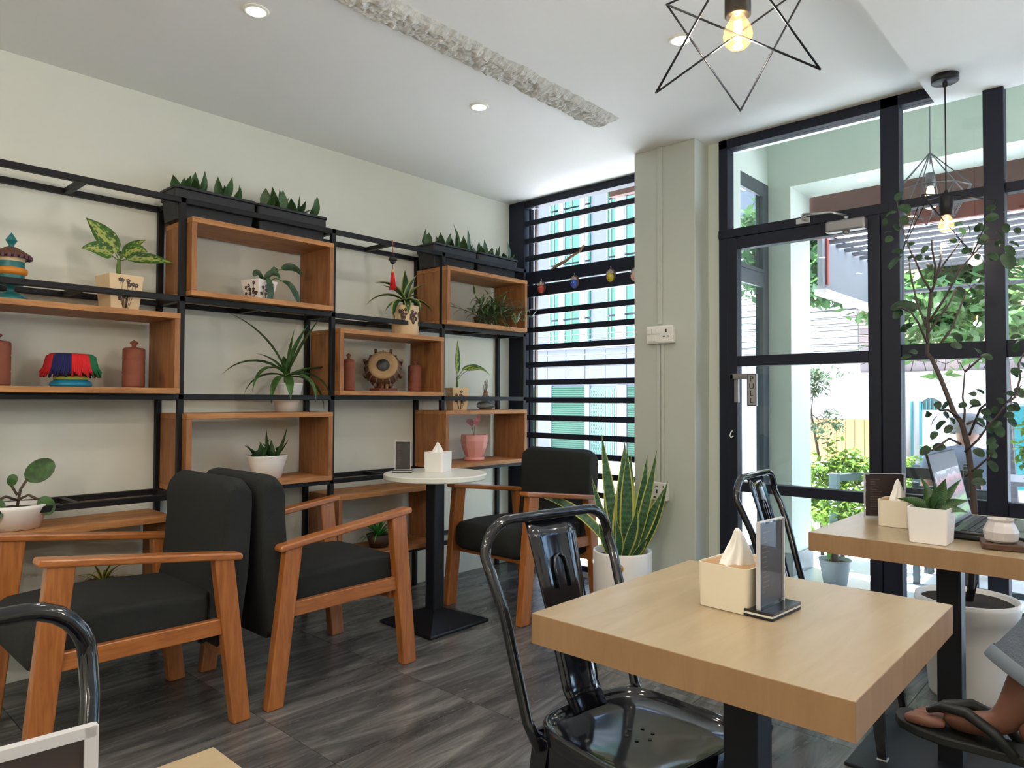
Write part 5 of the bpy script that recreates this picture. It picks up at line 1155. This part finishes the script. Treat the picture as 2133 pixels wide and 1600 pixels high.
# crossed leg: knee, shin, ankle, foot pointing to the left and down a little
K1 = Vector((-.035, 1.85, .85)); ank = Vector((-.228, 1.757, .550))
a1 = s.chain([((.20, 2.24, .60), .085), (tuple(K1), .062), (tuple(K1.lerp(ank, .35)), .056), (tuple(K1.lerp(ank, .75)), .040), (tuple(ank), .034)], pel)
heel = s.chain([((-.172, 1.752, .475), .034), ((-.155, 1.745, .455), .028)], a1)
mid = s.chain([((-.235, 1.763, .488), (.034, .030)), ((-.300, 1.765, .470), (.040, .022)), ((-.350, 1.768, .462), (.043, .016))], a1)
p1o = s.make('body', SKIN, p1)
# toes as part of the same figure
ts_ = Sk(); bs = ts_.add((-.335, 1.768, .463), (.040, .014))
for dy, ln_, rr2 in ((-.034, .062, .0125), (-.014, .056, .0088), (.003, .050, .0085), (.019, .043, .008), (.033, .034, .0078)):
    ts_.chain([((-.365, 1.768+dy, .462), rr2), ((-.365-ln_*.5, 1.768+dy*1.05, .463), rr2*1.02), ((-.365-ln_*.85, 1.768+dy*1.08, .460), rr2*.8)], bs)
ts_.make('toes', SKIN, p1, 2)
# sandal under that foot
b = B(); rows = []
fa = [(-.135, .036), (-.165, .040), (-.22, .038), (-.28, .042), (-.34, .050), (-.39, .050), (-.425, .040), (-.438, .018)]
for x, hw in fa:
    z = .425+.5*(x+.135)*-.02; zc_ = .422-(x+.135)*-.03
    zc_ = .424+.016*(abs(x+.30)/.15)**2*(1 if x < -.30 else 0)
    rows.append([b.bm.verts.new((x, 1.766-hw, zc_)), b.bm.verts.new((x, 1.766+hw, zc_)), b.bm.verts.new((x, 1.766+hw, zc_+.020)), b.bm.verts.new((x, 1.766-hw, zc_+.020))])
for A, C in zip(rows, rows[1:]):
    for k in range(4): b._f([A[k], A[(k+1) % 4], C[(k+1) % 4], C[k]])
b._f(rows[0][::-1]); b._f(rows[-1])
sole = b.build('sandal', BLACKRUB, p1o, bevel=.004)
st1 = B()
for s_, xs in ((-1, -.20), (1, -.20)):
    pts = [(-.375, 1.755, .478), (-.345, 1.755+s_*.010, .497), (-.30, 1.765+s_*.028, .500), (-.25, 1.766+s_*.043, .478), (-.215, 1.766+s_*.040, .440)]
    for k in range(len(pts)-1): pass
    st1.tube(pts, [.006, .009, .012, .012, .010], 8)
st1.build('strap', BLACKRUB, sole)
# jeans
j = Sk(); jr = j.add(hip, (.155, .125))
j.chain([((.32, 2.35, .63), (.15, .115))], jr)
j.chain([((.20, 2.43, .53), .100), ((-.10, 2.44, .545), .078), ((-.09, 2.45, .33), .070), ((-.075, 2.45, .13), .062)], jr)
Kj = K1+Vector((.02, 0, .01)); cuff = K1.lerp(ank, .86)
j.chain([((.20, 2.24, .605), .100), (tuple(Kj), .080), (tuple(K1.lerp(ank, .35)), .074), (tuple(K1.lerp(ank, .62)), .070)], jr)
jo = j.make('jeans', DENIM, p1)
# open cuff flare at the crossed ankle
dirv = (ank-K1).normalized(); qm = dirv.to_track_quat('Z', 'Y').to_matrix().to_4x4(); base_ = K1.lerp(ank, .50)
cf = B().lathe([(.068, 0), (.069, .06), (.072, .105), (.075, .125), (.0765, .140), (.0765, .146), (.072, .146), (.070, .10), (.060, .0)], n=30, M=Matrix.Translation(base_) @ qm).build('trouser_leg', DENIM, jo)
B().lathe([(.0765, .118), (.0785, .120), (.0785, .145), (.0765, .147)], n=30, M=Matrix.Translation(base_) @ qm).build('hem', mat('denim_hem', (.16, .19, .23), .9), cf)
tp_ = Sk(); tr_ = tp_.add((.32, 2.35, .62), (.155, .12))
cc = tp_.chain([((.33, 2.35, .85), (.160, .115)), ((.30, 2.35, .985), (.16, .105))], tr_)
for sy in (-1, 1): tp_.chain([((.30, 2.35+sy*.175, .985), .062), ((.24, 2.35+sy*.215, .86), .052)], cc)
tp_.make('shirt', mat('striped_top', (.30, .08, .07), .9), p1)
head_extras((.225, 2.35, 1.25), (-1, 0, -.15), (-.1, 0, 1), p1o, mat('dark_hair', (.01, .008, .007), .6), SKIN)

# ================================================================= outside
def S(name, b, m, label=None, bevel=0): return struct(name, b, m, None, bevel, label)
CONC = mat('pale_concrete', (.80, .79, .77), .8, var=.12, vscale=1.2)
PTILE = mat('porch_tile', (.62, .68, .67), .25, var=.05, vscale=3)
GRASS = mat('short_grass', (.22, .38, .05), .9, bump=.8, bscale=80, var=.4, vscale=30)
S('ground', B().box(-16, 9, 3.9, 30, -.12, -.06), CONC, 'pale sunlit street beyond the shop')
S('porch_floor', B().box(-1.78, X1, 3.80, 5.05, -.06, -.002), PTILE, 'pale blue-green tiled porch floor outside the door')
S('kerb', B().box(-6, -1.97, 3.80, 4.25, -.06, -.02).box(-6, -1.97, 4.7, 4.85, -.06, .0), CONC)
g_ = B(); rs = random.Random(2); g_.box(-6, -1.97, 4.25, 4.7, -.06, -.02)
for k in range(5000):
    x, y = rs.uniform(-4.2, -2.0), rs.uniform(4.26, 4.69); a = rs.uniform(0, 6.3); h = rs.uniform(.02, .05)
    v = [g_.bm.verts.new(p) for p in ((x, y, -.02), (x+.004*math.cos(a), y+.004*math.sin(a), -.02), (x+rs.uniform(-.01, .01), y+rs.uniform(-.01, .01), -.02+h))]
    g_._f(v)
tag(g_.build('grass', GRASS), 'strip of short grass just outside the louvred window', 'grass', kind='stuff')
# porch
S('wall_porch', B().box(-2.10, -1.93, 3.86, 4.68, 2.61, 2.98).box(-2.10, -1.93, 3.86, 4.68, -.06, .12), PORCH, 'pale wall beside the porch window')
S('wall_pier', B().box(-1.975, -1.778, 4.68, 5.03, .14, 2.98), PORCH, 'pale porch pier outside the door')
S('baseboard_pier', B().box(-1.985, -1.768, 4.67, 5.04, -.06, .14), mat('grey_stone_plinth', (.26, .27, .28), .35, var=.2, vscale=12), 'grey stone plinth of the porch pier')
S('trim_4', B().box(-1.778, X1, 4.68, 5.03, 2.575, 2.98), PORCH, 'pale beam across the porch')
S('trim_5', B().box(-1.785, X1, 5.05, 5.12, 2.445, 2.67), MAROON, 'weathered maroon fascia board under the porch beam')
S('trim_6', B().box(-1.785, X1, 5.12, 5.16, 2.30, 2.445), mat('red_brown_fascia', (.20, .055, .045), .7), 'red-brown fascia strip')
GREYF = mat('dark_grey_frame', (.045, .055, .065), .45)
ww = thing('window_3', 'dark framed side window of the porch', 'window', (-1.96, 4.2, 0), kind='structure'); del ww['category']
for y0, y1, z0, z1 in ((3.87, 3.93, .12, 2.61), (4.60, 4.675, .12, 2.61), (3.93, 4.60, 2.54, 2.61), (3.93, 4.60, 1.93, 2.0), (3.93, 4.60, .12, .2)):
    B().box(-1.985, -1.925, y0, y1, z0, z1).build('frame', GREYF, ww, bevel=.003)
for z0, z1 in ((.2, 1.93), (2.0, 2.54)):
    B().box(-1.958, -1.952, 3.93, 4.60, z0, z1).build('pane', GLASS, ww)
    for y0, y1, a, c in ((3.93, 3.955, z0, z1), (4.575, 4.60, z0, z1), (3.955, 4.575, z1-.025, z1), (3.955, 4.575, z0, z0+.025)): B().box(-1.94, -1.922, y0, y1, a, c).build('sash', GREYF, ww)

# outdoor wire cage lamp
cl = thing('cage_pendant', 'pale diamond-shaped wire cage pendant out on the porch', 'pendant lamp', (-.863, 4.2, 2.98))
CGM = mat('grey_wire', (.12, .12, .13), .5, metal=.3)
B().tube([(-.863, 4.2, 2.98), (-.863, 4.2, 2.40)], .0035, 6).build('cord', CGM, cl)
B().lathe([(0, 2.35), (.022, 2.35), (.022, 2.28), (0, 2.28)], (-.863, 4.2, 0), 14).build('socket', CGM, cl)
ob = B().lathe([(.013, 2.285), (.018, 2.26), (.030, 2.20), (.026, 2.17), (0, 2.155)], (-.863, 4.2, 0), 18).build('bulb', emis('warm_bulb', (1, .75, .42), .9), cl)
wc = B(); nn = 8; c3 = Vector((-.863, 4.2, 0))
P3 = lambda r_, k, z: c3+Vector((r_*math.cos(2*math.pi*k/nn), r_*math.sin(2*math.pi*k/nn), z))
for k in range(nn):
    wc.tube([P3(.005, k, 2.455), P3(.185, k, 2.255)], .003, 5).tube([P3(.185, k, 2.255), P3(.10, k+.5, 2.10)], .003, 5).tube([P3(.185, k+1, 2.255), P3(.10, k+.5, 2.10)], .003, 5)
    wc.tube([P3(.185, k, 2.255), P3(.185, k+1, 2.255)], .003, 5).tube([P3(.10, k+.5, 2.10), P3(.10, k+1.5, 2.10)], .003, 5)
wc.build('wire_cage', CGM, cl)

# awning
aw = thing('awning', 'dark slatted awning over the pavement with a grey side panel', 'awning', (-.4, 6.1, 2.3))
SLT = mat('awning_slat', (.06, .06, .07), .6)
for k in range(9): B().box(-1.75, 2.6, 5.30+k*.19, 5.37+k*.19, 2.30, 2.318).build('slat', SLT, aw)
shm, st2, sb2 = nodes('milky_sheet'); tr2 = st2.nodes.new('ShaderNodeBsdfTranslucent'); tr2.inputs[0].default_value = (.45, .45, .47, 1); st2.links.new(tr2.outputs[0], st2.nodes['Material Output'].inputs[0])
rs_ = B(); rs_._f([rs_.bm.verts.new(q) for q in ((-1.78, 5.2, 2.36), (2.62, 5.2, 2.36), (2.62, 7.0, 2.36), (-1.78, 7.0, 2.36))]); rs_.build('roof_sheet', shm, aw)
B().box(-1.80, -1.74, 5.17, 6.95, 2.36, 2.42).box(.3, .36, 5.17, 6.95, 2.36, 2.45).build('beam', SLT, aw)
B().box(-1.785, -1.75, 5.20, 6.9, 1.95, 2.36).build('side_panel', mat('grey_panel', (.17, .18, .20), .5, var=.25, vscale=4), aw)
B().box(-1.75, -1.735, 5.26, 5.30, 1.99, 2.36).build('red_stripe', mat('dull_red', (.30, .06, .05), .6), aw)
B().box(-1.80, -1.72, 5.18, 6.92, 1.91, 1.95).build('panel_ledge', mat('pale_pink_ledge', (.60, .50, .50), .6), aw)
B().tube([(-1.75, 6.95, 2.12), (-.75, 6.95, 2.12)], .02, 6).build('stay', SLT, aw)
B().hexa([(-.86, 6.9, -.06), (-.80, 6.9, -.06), (-.80, 6.96, -.06), (-.86, 6.96, -.06)], [(-.96, 6.5, 2.36), (-.90, 6.5, 2.36), (-.90, 6.56, 2.36), (-.96, 6.56, 2.36)]).build('post', SLT, aw)

# ---- building across the street, seen through the louvres
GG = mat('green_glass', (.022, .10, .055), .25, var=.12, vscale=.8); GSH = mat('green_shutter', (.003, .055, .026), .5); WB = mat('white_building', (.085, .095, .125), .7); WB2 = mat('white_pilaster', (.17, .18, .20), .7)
bd = thing('building', 'white building with green glass strips and green shutters across the street', 'building', (-9, 12, 0))
B().box(-14, -5.2, 12.0, 12.4, -.06, 7.5).build('wall', WB, bd)
for a, c in ((-10.6, -10.25), (-9.56, -9.43), (-8.99, -8.85), (-8.08, -7.86), (-7.35, -7.1)): B().box(a, c, 11.93, 12.0, 2.27, 7.5).build('pilaster', WB2, bd)
for a, c in ((-9.82, -9.57), (-9.42, -9.0), (-8.84, -8.74), (-8.30, -8.09), (-7.85, -7.4)):
    z = 2.3
    while z < 7.2:
        f = B().box(a, c, 11.95, 12.0, z, z+.56).build('window', GG, bd)
        B().box(a, a+.03, 11.93, 11.95, z, z+.56).box((a+c)/2-.012, (a+c)/2+.012, 11.93, 11.95, z, z+.56).build('mullion', WB2, f)
        z += .60
x = -10.4; k = 0
while x < -6.5:
    for z0, z1 in ((1.52, 1.86), (1.88, 2.24)): B().box(x, x+.50, 11.965, 12.0, z0, z1).build('panel', WB, bd)
    x += .515; k += 1
B().box(-14, -5.2, 11.90, 12.0, 2.24, 2.30).build('ledge', WB2, bd)
def shutter(a, c, z0=.0, z1=1.42):
    s_ = B().box(a, c, 11.96, 12.0, z0, z1).build('shutter', GSH, bd); r_ = B(); z = z0+.02
    while z < z1: r_.box(a, c, 11.94, 11.965, z, z+.022); z += .045
    r_.build('ridges', GSH, s_)
shutter(-9.74, -8.86); shutter(-7.79, -7.0); shutter(-11.2, -10.3)
gt = B(); gp = mat('gate_opening', (.10, .16, .14), .8)
B().box(-8.72, -8.05, 11.985, 12.0, 0, 1.42).build('gate_opening', gp, bd)
for k in range(9):
    x = -8.70+k*.042
    gt.tube([(x, 11.95, 0), (x, 11.95, 1.38)], .008, 4)
for k in range(8):
    x = -8.70+k*.042
    for j in range(10): gt.tube([(x, 11.95, j*.14), (x+.042, 11.95, j*.14+.07), (x, 11.95, j*.14+.14)], .006, 4)
for k in range(7): gt.box(-8.36+k*.045, -8.36+k*.045+.018, 11.94, 11.96, 0, 1.38)
gt.build('folding_gate', mat('pale_green_gate', (.14, .26, .20), .5), bd)
B().box(-8.04, -7.82, 11.93, 12.0, 0, 1.46).build('pier', WB2, bd); B().box(-7.97, -7.89, 11.91, 11.93, 1.0, 1.1).build('meter_box', PLASTW, bd)
GJ = mat('grey_jamb', (.12, .15, .16), .7)
for a, c in ((-9.80, -9.75), (-8.85, -8.73)): B().box(a, c, 11.93, 12.0, 0, 1.46).build('jamb', GJ, bd)
S('trim_7', B().box(-2.864, -2.3, 4.15, 4.2, 2.60, 2.98), MAROON, 'dark maroon board hanging outside the top right of the louvred window')

# ---- house across the street, seen through the door
hs_ = thing('house', 'pale house with stone cladding across the street behind the trees', 'building', (-2, 9.4, 0))
WH = mat('white_house_wall', (.50, .49, .51), .8); PCH = mat('peach_wall', (.50, .33, .20), .8); PNK = mat('pinkish_wall', (.45, .25, .24), .8)
STN = [mat('stone_%d' % k, c, .8) for k, c in enumerate(((.20, .16, .17), (.24, .18, .18), (.18, .155, .17), (.26, .20, .19)))]
B().box(-5.5, -2.70, 9.35, 9.6, -.06, 3.4).build('wall', WH, hs_)
sd_ = B(); z = 1.62
while z < 3.3: sd_.box(-5.5, -2.72, 9.325, 9.35, z, z+.075); z += .085
sd_.build('siding', WH, hs_)
B().box(-2.70, 1.5, 9.35, 9.6, 1.70, 3.6).build('upper_wall', PCH, hs_)
B().box(-2.70, -1.9, 9.30, 9.36, 2.05, 2.3).build('pink_band', PNK, hs_)
B().box(-2.70, 2.5, 9.30, 9.6, -.06, 1.50).build('boundary_wall', WH, hs_)
B().box(-2.70, 2.5, 9.38, 9.5, 1.48, 1.72).build('mortar', mat('pale_mortar', (.34, .30, .29), .9), hs_)
rs = random.Random(9)
def stones(x0, x1, z0, z1, step, y=9.375):
    nx_ = max(1, round((x1-x0)/step)); nz_ = max(1, round((z1-z0)/step)); P = {}
    for i in range(nx_+1):
        for j in range(nz_+1):
            P[i, j] = (x0+(x1-x0)*i/nx_+(rs.uniform(-.3, .3)*step if 0 < i < nx_ else 0), z0+(z1-z0)*j/nz_+(rs.uniform(-.3, .3)*step if 0 < j < nz_ else 0))
    for i in range(nx_):
        for j in range(nz_):
            q = [P[i, j], P[i+1, j], P[i+1, j+1], P[i, j+1]]; cx, cz = sum(p[0] for p in q)/4, sum(p[1] for p in q)/4
            q = [(cx+(p[0]-cx)*.92, cz+(p[1]-cz)*.92) for p in q]
            B().prism(q, 'Y', y-.02-rs.uniform(0, .01), y+.01).build('stone', STN[rs.randrange(4)], hs_)
stones(-2.70, -.6, 1.50, 1.71, .12)
stones(-2.70, -2.56, 1.71, 2.2, .13, 9.33); stones(-2.46, -2.36, 1.71, 2.2, .13, 9.33)
B().box(-2.04, -2.02, 9.26, 9.30, 0, 1.15).box(-2.13, -2.11, 9.26, 9.30, 0, 1.15).build('teal_gatepost', mat('teal_bar', (.03, .20, .23), .5), hs_)
ar = B(); ar.prism([(-1.925+.12*math.cos(math.pi*k/12), 1.05+.14*math.sin(math.pi*k/12)) for k in range(13)], 'Y', 9.285, 9.31)
ar.build('arched_opening', mat('dark_opening', (.06, .09, .09), .8), hs_)
tb_ = B()
for k in range(5): tb_.box(-2.01+k*.04, -2.002+k*.04, 9.265, 9.283, 1.05, 1.18-.05*abs(k-2)/2)
tb_.build('teal_bars', MATS['teal_bar'], hs_)
B().box(-1.35, -1.0, 9.25, 9.29, .2, 1.1).build('teal_gate', mat('teal_gate_paint', (.01, .13, .15), .5), hs_)
B().box(-1.0, -.7, 9.25, 9.29, .5, 1.3).build('peach_gate', PCH, hs_)
# orange sheet fence
fc = thing('sheet_fence', 'orange ribbed sheet fence behind the shrubs', 'fence', (-2.7, 9.0, 0))
OF = mat('orange_sheet', (.50, .24, .07), .6)
for k in range(14): B().box(-3.6+k*.105, -3.6+k*.105+.098, 8.97, 9.0-(k % 2)*.012+.012, .42, .935).build('sheet', OF, fc)
B().box(-3.6, -2.1, 9.0, 9.04, -.06, .42).build('plinth', WH, fc)
# cables
for k, z in enumerate((2.15, 2.09, 2.04, 1.98, 1.86, 1.80, 1.74)):
    p = [(-12+i*1.5, 9.0-.02*i+(k % 3)*.1, z+.10+.012*((i-6)**2)*.3-.006*i*(k % 3)) for i in range(11)]
    tag(B().tube(p, .006, 4).build('power_cable', BLACKRUB), 'thin dark overhead cable across the street, ' + ('highest', 'second from the top', 'third from the top', 'middle one', 'third from the bottom', 'second from the bottom', 'lowest')[k] + ' of seven', 'cable', 'overhead street cables')

# ---- foliage
def foliage(name, blobs, n, size, m, seed, parent, stuff=True):
    rs = random.Random(seed); V = []; F = []
    tot = sum(bl[3]*bl[4]*bl[5] for bl in blobs)
    for bl in blobs:
        cx, cy, cz, rx, ry, rz_ = bl; cnt = int(n*(rx*ry*rz_)/tot)
        cl_ = [(rs.gauss(0, .45), rs.gauss(0, .45), rs.gauss(0, .45)) for _ in range(max(6, cnt//22))]
        for _ in range(cnt):
            c = cl_[rs.randrange(len(cl_))]
            p = Vector((cx+rx*(c[0]+rs.gauss(0, .13)), cy+ry*(c[1]+rs.gauss(0, .13)), cz+rz_*(c[2]+rs.gauss(0, .13))))
            a = rs.uniform(0, 6.28); e = rs.uniform(-1.1, .5); d = Vector((math.cos(a)*math.cos(e), math.sin(a)*math.cos(e), math.sin(e)))
            sd = d.cross(Vector((rs.uniform(-1, 1), rs.uniform(-1, 1), 1))).normalized(); L = size*rs.uniform(.6, 1.25); w_ = L*.22
            i = len(V); V += [p, p+d*L*.45+sd*w_, p+d*L, p+d*L*.45-sd*w_]; F.append((i, i+1, i+2, i+3))
    me = bpy.data.meshes.new(name); inv = mw(parent).inverted() if parent else Matrix.Identity(4)
    me.from_pydata([tuple(inv @ v) for v in V], [], F); me.materials.append(m)
    o = bpy.data.objects.new(name, me); COL.objects.link(o)
    if parent: o.parent = parent
    if stuff: o['kind'] = 'stuff'
    return o
TL1 = mat('tree_leaf', (.07, .15, .05), .5); TL2 = mat('shrub_leaf', (.13, .22, .03), .5); TL3 = mat('dark_tree_leaf', (.045, .10, .04), .5); TL4 = mat('grey_green_leaf', (.07, .11, .06), .5)
for m_, c_ in ((TL1, (.12, .22, .06)), (TL2, (.20, .31, .04)), (TL3, (.07, .14, .04)), (TL4, (.08, .12, .05))):
    t_ = m_.node_tree; b_ = t_.nodes['Principled BSDF']; tr = t_.nodes.new('ShaderNodeBsdfTranslucent'); tr.inputs[0].default_value = (*c_, 1)
    ms = t_.nodes.new('ShaderNodeMixShader'); ms.inputs[0].default_value = .45
    t_.links.new(b_.outputs[0], ms.inputs[1]); t_.links.new(tr.outputs[0], ms.inputs[2]); t_.links.new(ms.outputs[0], t_.nodes['Material Output'].inputs[0])
def tree(name, label, trunk, blobs, n, size, m, seed, cat='tree', tm=None, r0=.07):
    t_ = thing(name, label, cat, trunk[0])
    B().tube(trunk, [r0*(1-.5*i/len(trunk)) for i in range(len(trunk))], 8).build('trunk', tm or BARK, t_)
    rs = random.Random(seed); br = B()
    for bl in blobs:
        for k in range(5): br.tube([trunk[-1], (Vector(trunk[-1])+Vector(bl[:3]))/2, Vector((bl[0]+rs.uniform(-.7, .7)*bl[3], bl[1]+rs.uniform(-.7, .7)*bl[4], bl[2]+rs.uniform(-.5, .7)*bl[5]))], [r0*.4, r0*.25, r0*.08], 5)
    br.build('branches', tm or BARK, t_)
    foliage('foliage', blobs, n, size, m, seed, t_)
    return t_
tree('street_tree', 'leafy street tree seen left of the hanging awning panel', [(-3.3, 8.2, -.06), (-3.25, 8.2, 1.4), (-3.1, 8.2, 2.5)], [(-2.75, 8.0, 2.75, .55, .6, .55), (-2.5, 7.8, 2.35, .45, .5, .22), (-3.3, 8.2, 3.0, .6, .5, .5)], 4200, .15, TL3, 1)
tree('street_tree', 'broad leafy tree behind the ficus in the middle pane', [(-1.0, 7.9, -.06), (-1.05, 7.9, 1.5), (-1.2, 7.9, 2.2)], [(-1.5, 7.8, 2.15, .55, .5, .45), (-1.1, 7.8, 1.95, .40, .5, .28), (-1.3, 7.9, 2.7, .5, .5, .4)], 4200, .17, TL1, 2)
tree('street_tree', 'leafy tree at the right edge behind the shop front', [(-.2, 7.6, -.06), (-.25, 7.6, 1.4), (-.35, 7.6, 2.1)], [(-.42, 7.5, 1.85, .30, .4, .5), (-.1, 7.5, 2.3, .35, .45, .45), (.4, 7.5, 2.1, .5, .5, .6)], 3000, .17, TL1, 5)
tree('sapling', 'tall thin small-leaved sapling outside the glass door', [(-1.95, 5.75, -.06), (-1.97, 5.75, .7), (-2.03, 5.75, 1.05)], [(-2.08, 5.75, 1.25, .17, .2, .16), (-2.15, 5.75, 1.05, .12, .2, .12), (-1.95, 5.75, .98, .16, .2, .14), (-2.0, 5.75, 1.35, .2, .2, .12)], 1500, .045, TL4, 3, cat='plant', r0=.014)
tree('shrub', 'bright yellow-green feathery shrub outside the lower door pane', [(-1.75, 5.6, -.06), (-1.76, 5.6, .2), (-1.75, 5.6, .35)], [(-1.80, 5.65, .60, .28, .25, .18), (-1.62, 5.45, .38, .22, .25, .20), (-1.95, 5.6, .32, .22, .25, .22), (-1.6, 5.7, .68, .22, .2, .10)], 3600, .062, TL2, 4, cat='plant', r0=.018)
tree('shrub', 'small green shrub behind the seated man outside', [(-1.42, 6.2, -.06), (-1.42, 6.2, .2), (-1.42, 6.2, .3)], [(-1.42, 6.2, .58, .17, .2, .14), (-1.35, 6.2, .45, .13, .2, .12)], 1300, .05, TL2, 6, cat='plant', r0=.015)
tree('shrub', 'leafy potted shrub at the right edge outside the window', [(-.48, 4.9, -.06), (-.48, 4.9, .3), (-.48, 4.9, .5)], [(-.47, 4.9, .92, .10, .12, .22), (-.42, 4.9, .70, .12, .12, .14)], 700, .07, TL2, 8, cat='plant', r0=.012)
# grey rail by the shrub
rl = thing('grey_railing', 'low blue-grey metal rail among the shrubs', 'railing', (-1.7, 5.4, 0)); GR = mat('blue_grey_paint', (.13, .18, .20), .5)
B().box(-1.75, -1.69, 5.30, 5.36, -.06, .63).build('post', GR, rl, bevel=.003); B().box(-1.35, -1.29, 5.9, 5.96, -.06, .68).build('post', GR, rl, bevel=.003)
B().hexa([(-1.74, 5.31, .57), (-1.70, 5.35, .57), (-1.30, 5.95, .60), (-1.34, 5.91, .60)], [(-1.74, 5.31, .62), (-1.70, 5.35, .62), (-1.30, 5.95, .65), (-1.34, 5.91, .65)]).build('top_rail', GR, rl)
# small outdoor pot
op = thing('outdoor_pot', 'small grey pot with a leafy cutting just outside the door', 'potted plant', (-1.49, 4.62, 0))
B().lathe([(0, 0), (.065, 0), (.092, .155), (.096, .165), (.088, .165), (.084, .14), (0, .14)], (-1.49, 4.62, .0), 26).build('pot', mat('grey_pot', (.33, .33, .35), .5), op)
soil(-1.49, 4.62, .142, .082, .082, op); rs = random.Random(5)
for k in range(3): B().tube([(-1.49+.015*k-.015, 4.62, .14), (-1.50+.02*k-.02, 4.62, .26)], .009, 7).build('stem', mat('pale_bark', (.35, .27, .22), .8), op)
for k in range(9): leafpart(arc((-1.50, 4.62, .25), k*2.4, R(rs.uniform(10, 60)), rs.uniform(.12, .2), rs.uniform(.6, 1.6), 6), .05, LG_PALE, op)

# outdoor table and chairs (dark legs seen under the laptop table)
def slatchair(x, y, rz, label, top=.82):
    t_ = thing('outdoor_chair', label, 'chair', (x, y, 0), rz, 'dark outdoor chairs')
    K = dict(local=True)
    for sx in (-1, 1):
        for sy in (-1, 1):
            B().box(sx*.20-.018, sx*.20+.018, sy*.19-.018, sy*.19+.018, -.002, top if sy < 0 else .40).build('leg', GREYF, t_, bevel=.003, **K)
        B().box(sx*.20-.012, sx*.20+.012, -.19, .19, .14, .17).build('stretcher', GREYF, t_, **K)
    B().box(-.215, .215, -.205, .215, .40, .43).build('seat', GREYF, t_, bevel=.006, **K)
    for z in (top-.05, top-.16): B().box(-.19, .19, -.205, -.185, z-.03, z+.03).build('back_slat', GREYF, t_, bevel=.003, **K)
    return t_
slatchair(-.93, 4.40, R(5), 'dark outdoor chair with its legs seen under the laptop table')
slatchair(-.52, 4.22, R(-80), 'dark outdoor chair at the right, beyond the big white pot')

# seated man outside
mo = thing('person', 'man in a grey-blue shirt and flat cap seated outside with his back to the window', 'person', (-.93, 5.25, 0))
SH2 = mat('grey_blue_shirt', (.16, .18, .24), .9, var=.1, vscale=10); TR = mat('dark_trousers', (.05, .05, .06), .9); SK2 = mat('tan_skin', (.42, .22, .15), .55)
cx, cy = -.93, 5.25
s = Sk(); pel = s.add((cx, cy, .40), (.14, .11))
ch = s.chain([((cx, cy+.02, .52), (.13, .10)), ((cx, cy+.06, .66), (.145, .10)), ((cx, cy+.12, .79), (.14, .09)), ((cx, cy+.16, .84), .055)], pel)
s.chain([((cx+.0, cy+.18, .875), .05), ((cx+.01, cy+.20, .925), (.072, .082)), ((cx+.01, cy+.21, .98), (.072, .08)), ((cx+.01, cy+.205, 1.02), .05)], ch)
for sx in (-1, 1):
    e_ = s.chain([((cx+sx*.165, cy+.10, .79), .052), ((cx+sx*.215, cy+.10, .56), .040), ((cx+sx*.12, cy+.36, .56), .030), ((cx+sx*.08, cy+.42, .57), .024)], ch-1)
    pm = s.chain([((cx+sx*.07, cy+.46, .57), (.032, .014))], e_)
    for dx, ln_ in ((-.028, .055), (-.01, .07), (.01, .072), (.028, .058)): s.chain([((cx+sx*.07+dx, cy+.49, .57), .009), ((cx+sx*.07+dx, cy+.49+ln_, .56), .007)], pm)
    s.chain([((cx+sx*.02, cy+.47, .57), .009)], e_)
    f2 = s.chain([((cx+sx*.09, cy+.10, .40), .08), ((cx+sx*.12, cy+.44, .42), .058), ((cx+sx*.12, cy+.42, .22), .048), ((cx+sx*.12, cy+.42, .04), .034)], pel)
    s.chain([((cx+sx*.12, cy+.46, -.005), (.036, .028)), ((cx+sx*.125, cy+.60, -.02), (.038, .018))], f2)
mob = s.make('body', SK2, mo)
tp_ = Sk(); tr_ = tp_.add((cx, cy, .42), (.16, .125))
cc = tp_.chain([((cx, cy+.02, .52), (.15, .115)), ((cx, cy+.06, .66), (.165, .115)), ((cx, cy+.12, .79), (.158, .10)), ((cx, cy+.155, .835), (.075, .065))], tr_)
for sx in (-1, 1): tp_.chain([((cx+sx*.17, cy+.10, .79), .068), ((cx+sx*.205, cy+.10, .64), .058)], cc-1)
tp_.make('shirt', SH2, mo)
jt = Sk(); jr = jt.add((cx, cy, .40), (.15, .12))
for sx in (-1, 1): jt.chain([((cx+sx*.09, cy+.10, .40), .092), ((cx+sx*.12, cy+.44, .42), .072), ((cx+sx*.12, cy+.42, .24), .066), ((cx+sx*.12, cy+.42, .09), .058)], jr)
jt.make('trousers', TR, mo)
head_extras((cx+.01, cy+.21, .955), (.55, .83, -.1), (0, .1, 1), mob, mat('grey_hair', (.22, .21, .21), .8), SK2, cap=mat('grey_cap', (.20, .21, .24), .8), r=.088)
slatchair(-.93, 5.22, 0, 'dark outdoor chair under the man in the cap', top=.64)
# second figure's table outside
ot = thing('outdoor_table', 'dark outdoor table in front of the seated man', 'table', (-.85, 5.85, 0))
B().box(-1.25, -.45, 5.60, 6.15, .60, .63).build('tabletop', mat('grey_table_top', (.3, .3, .33), .5), ot, bevel=.004)
for x in (-1.2, -.5):
    for y in (5.66, 6.09): B().box(x-.02, x+.02, y-.02, y+.02, -.06, .60).build('leg', GREYF, ot)
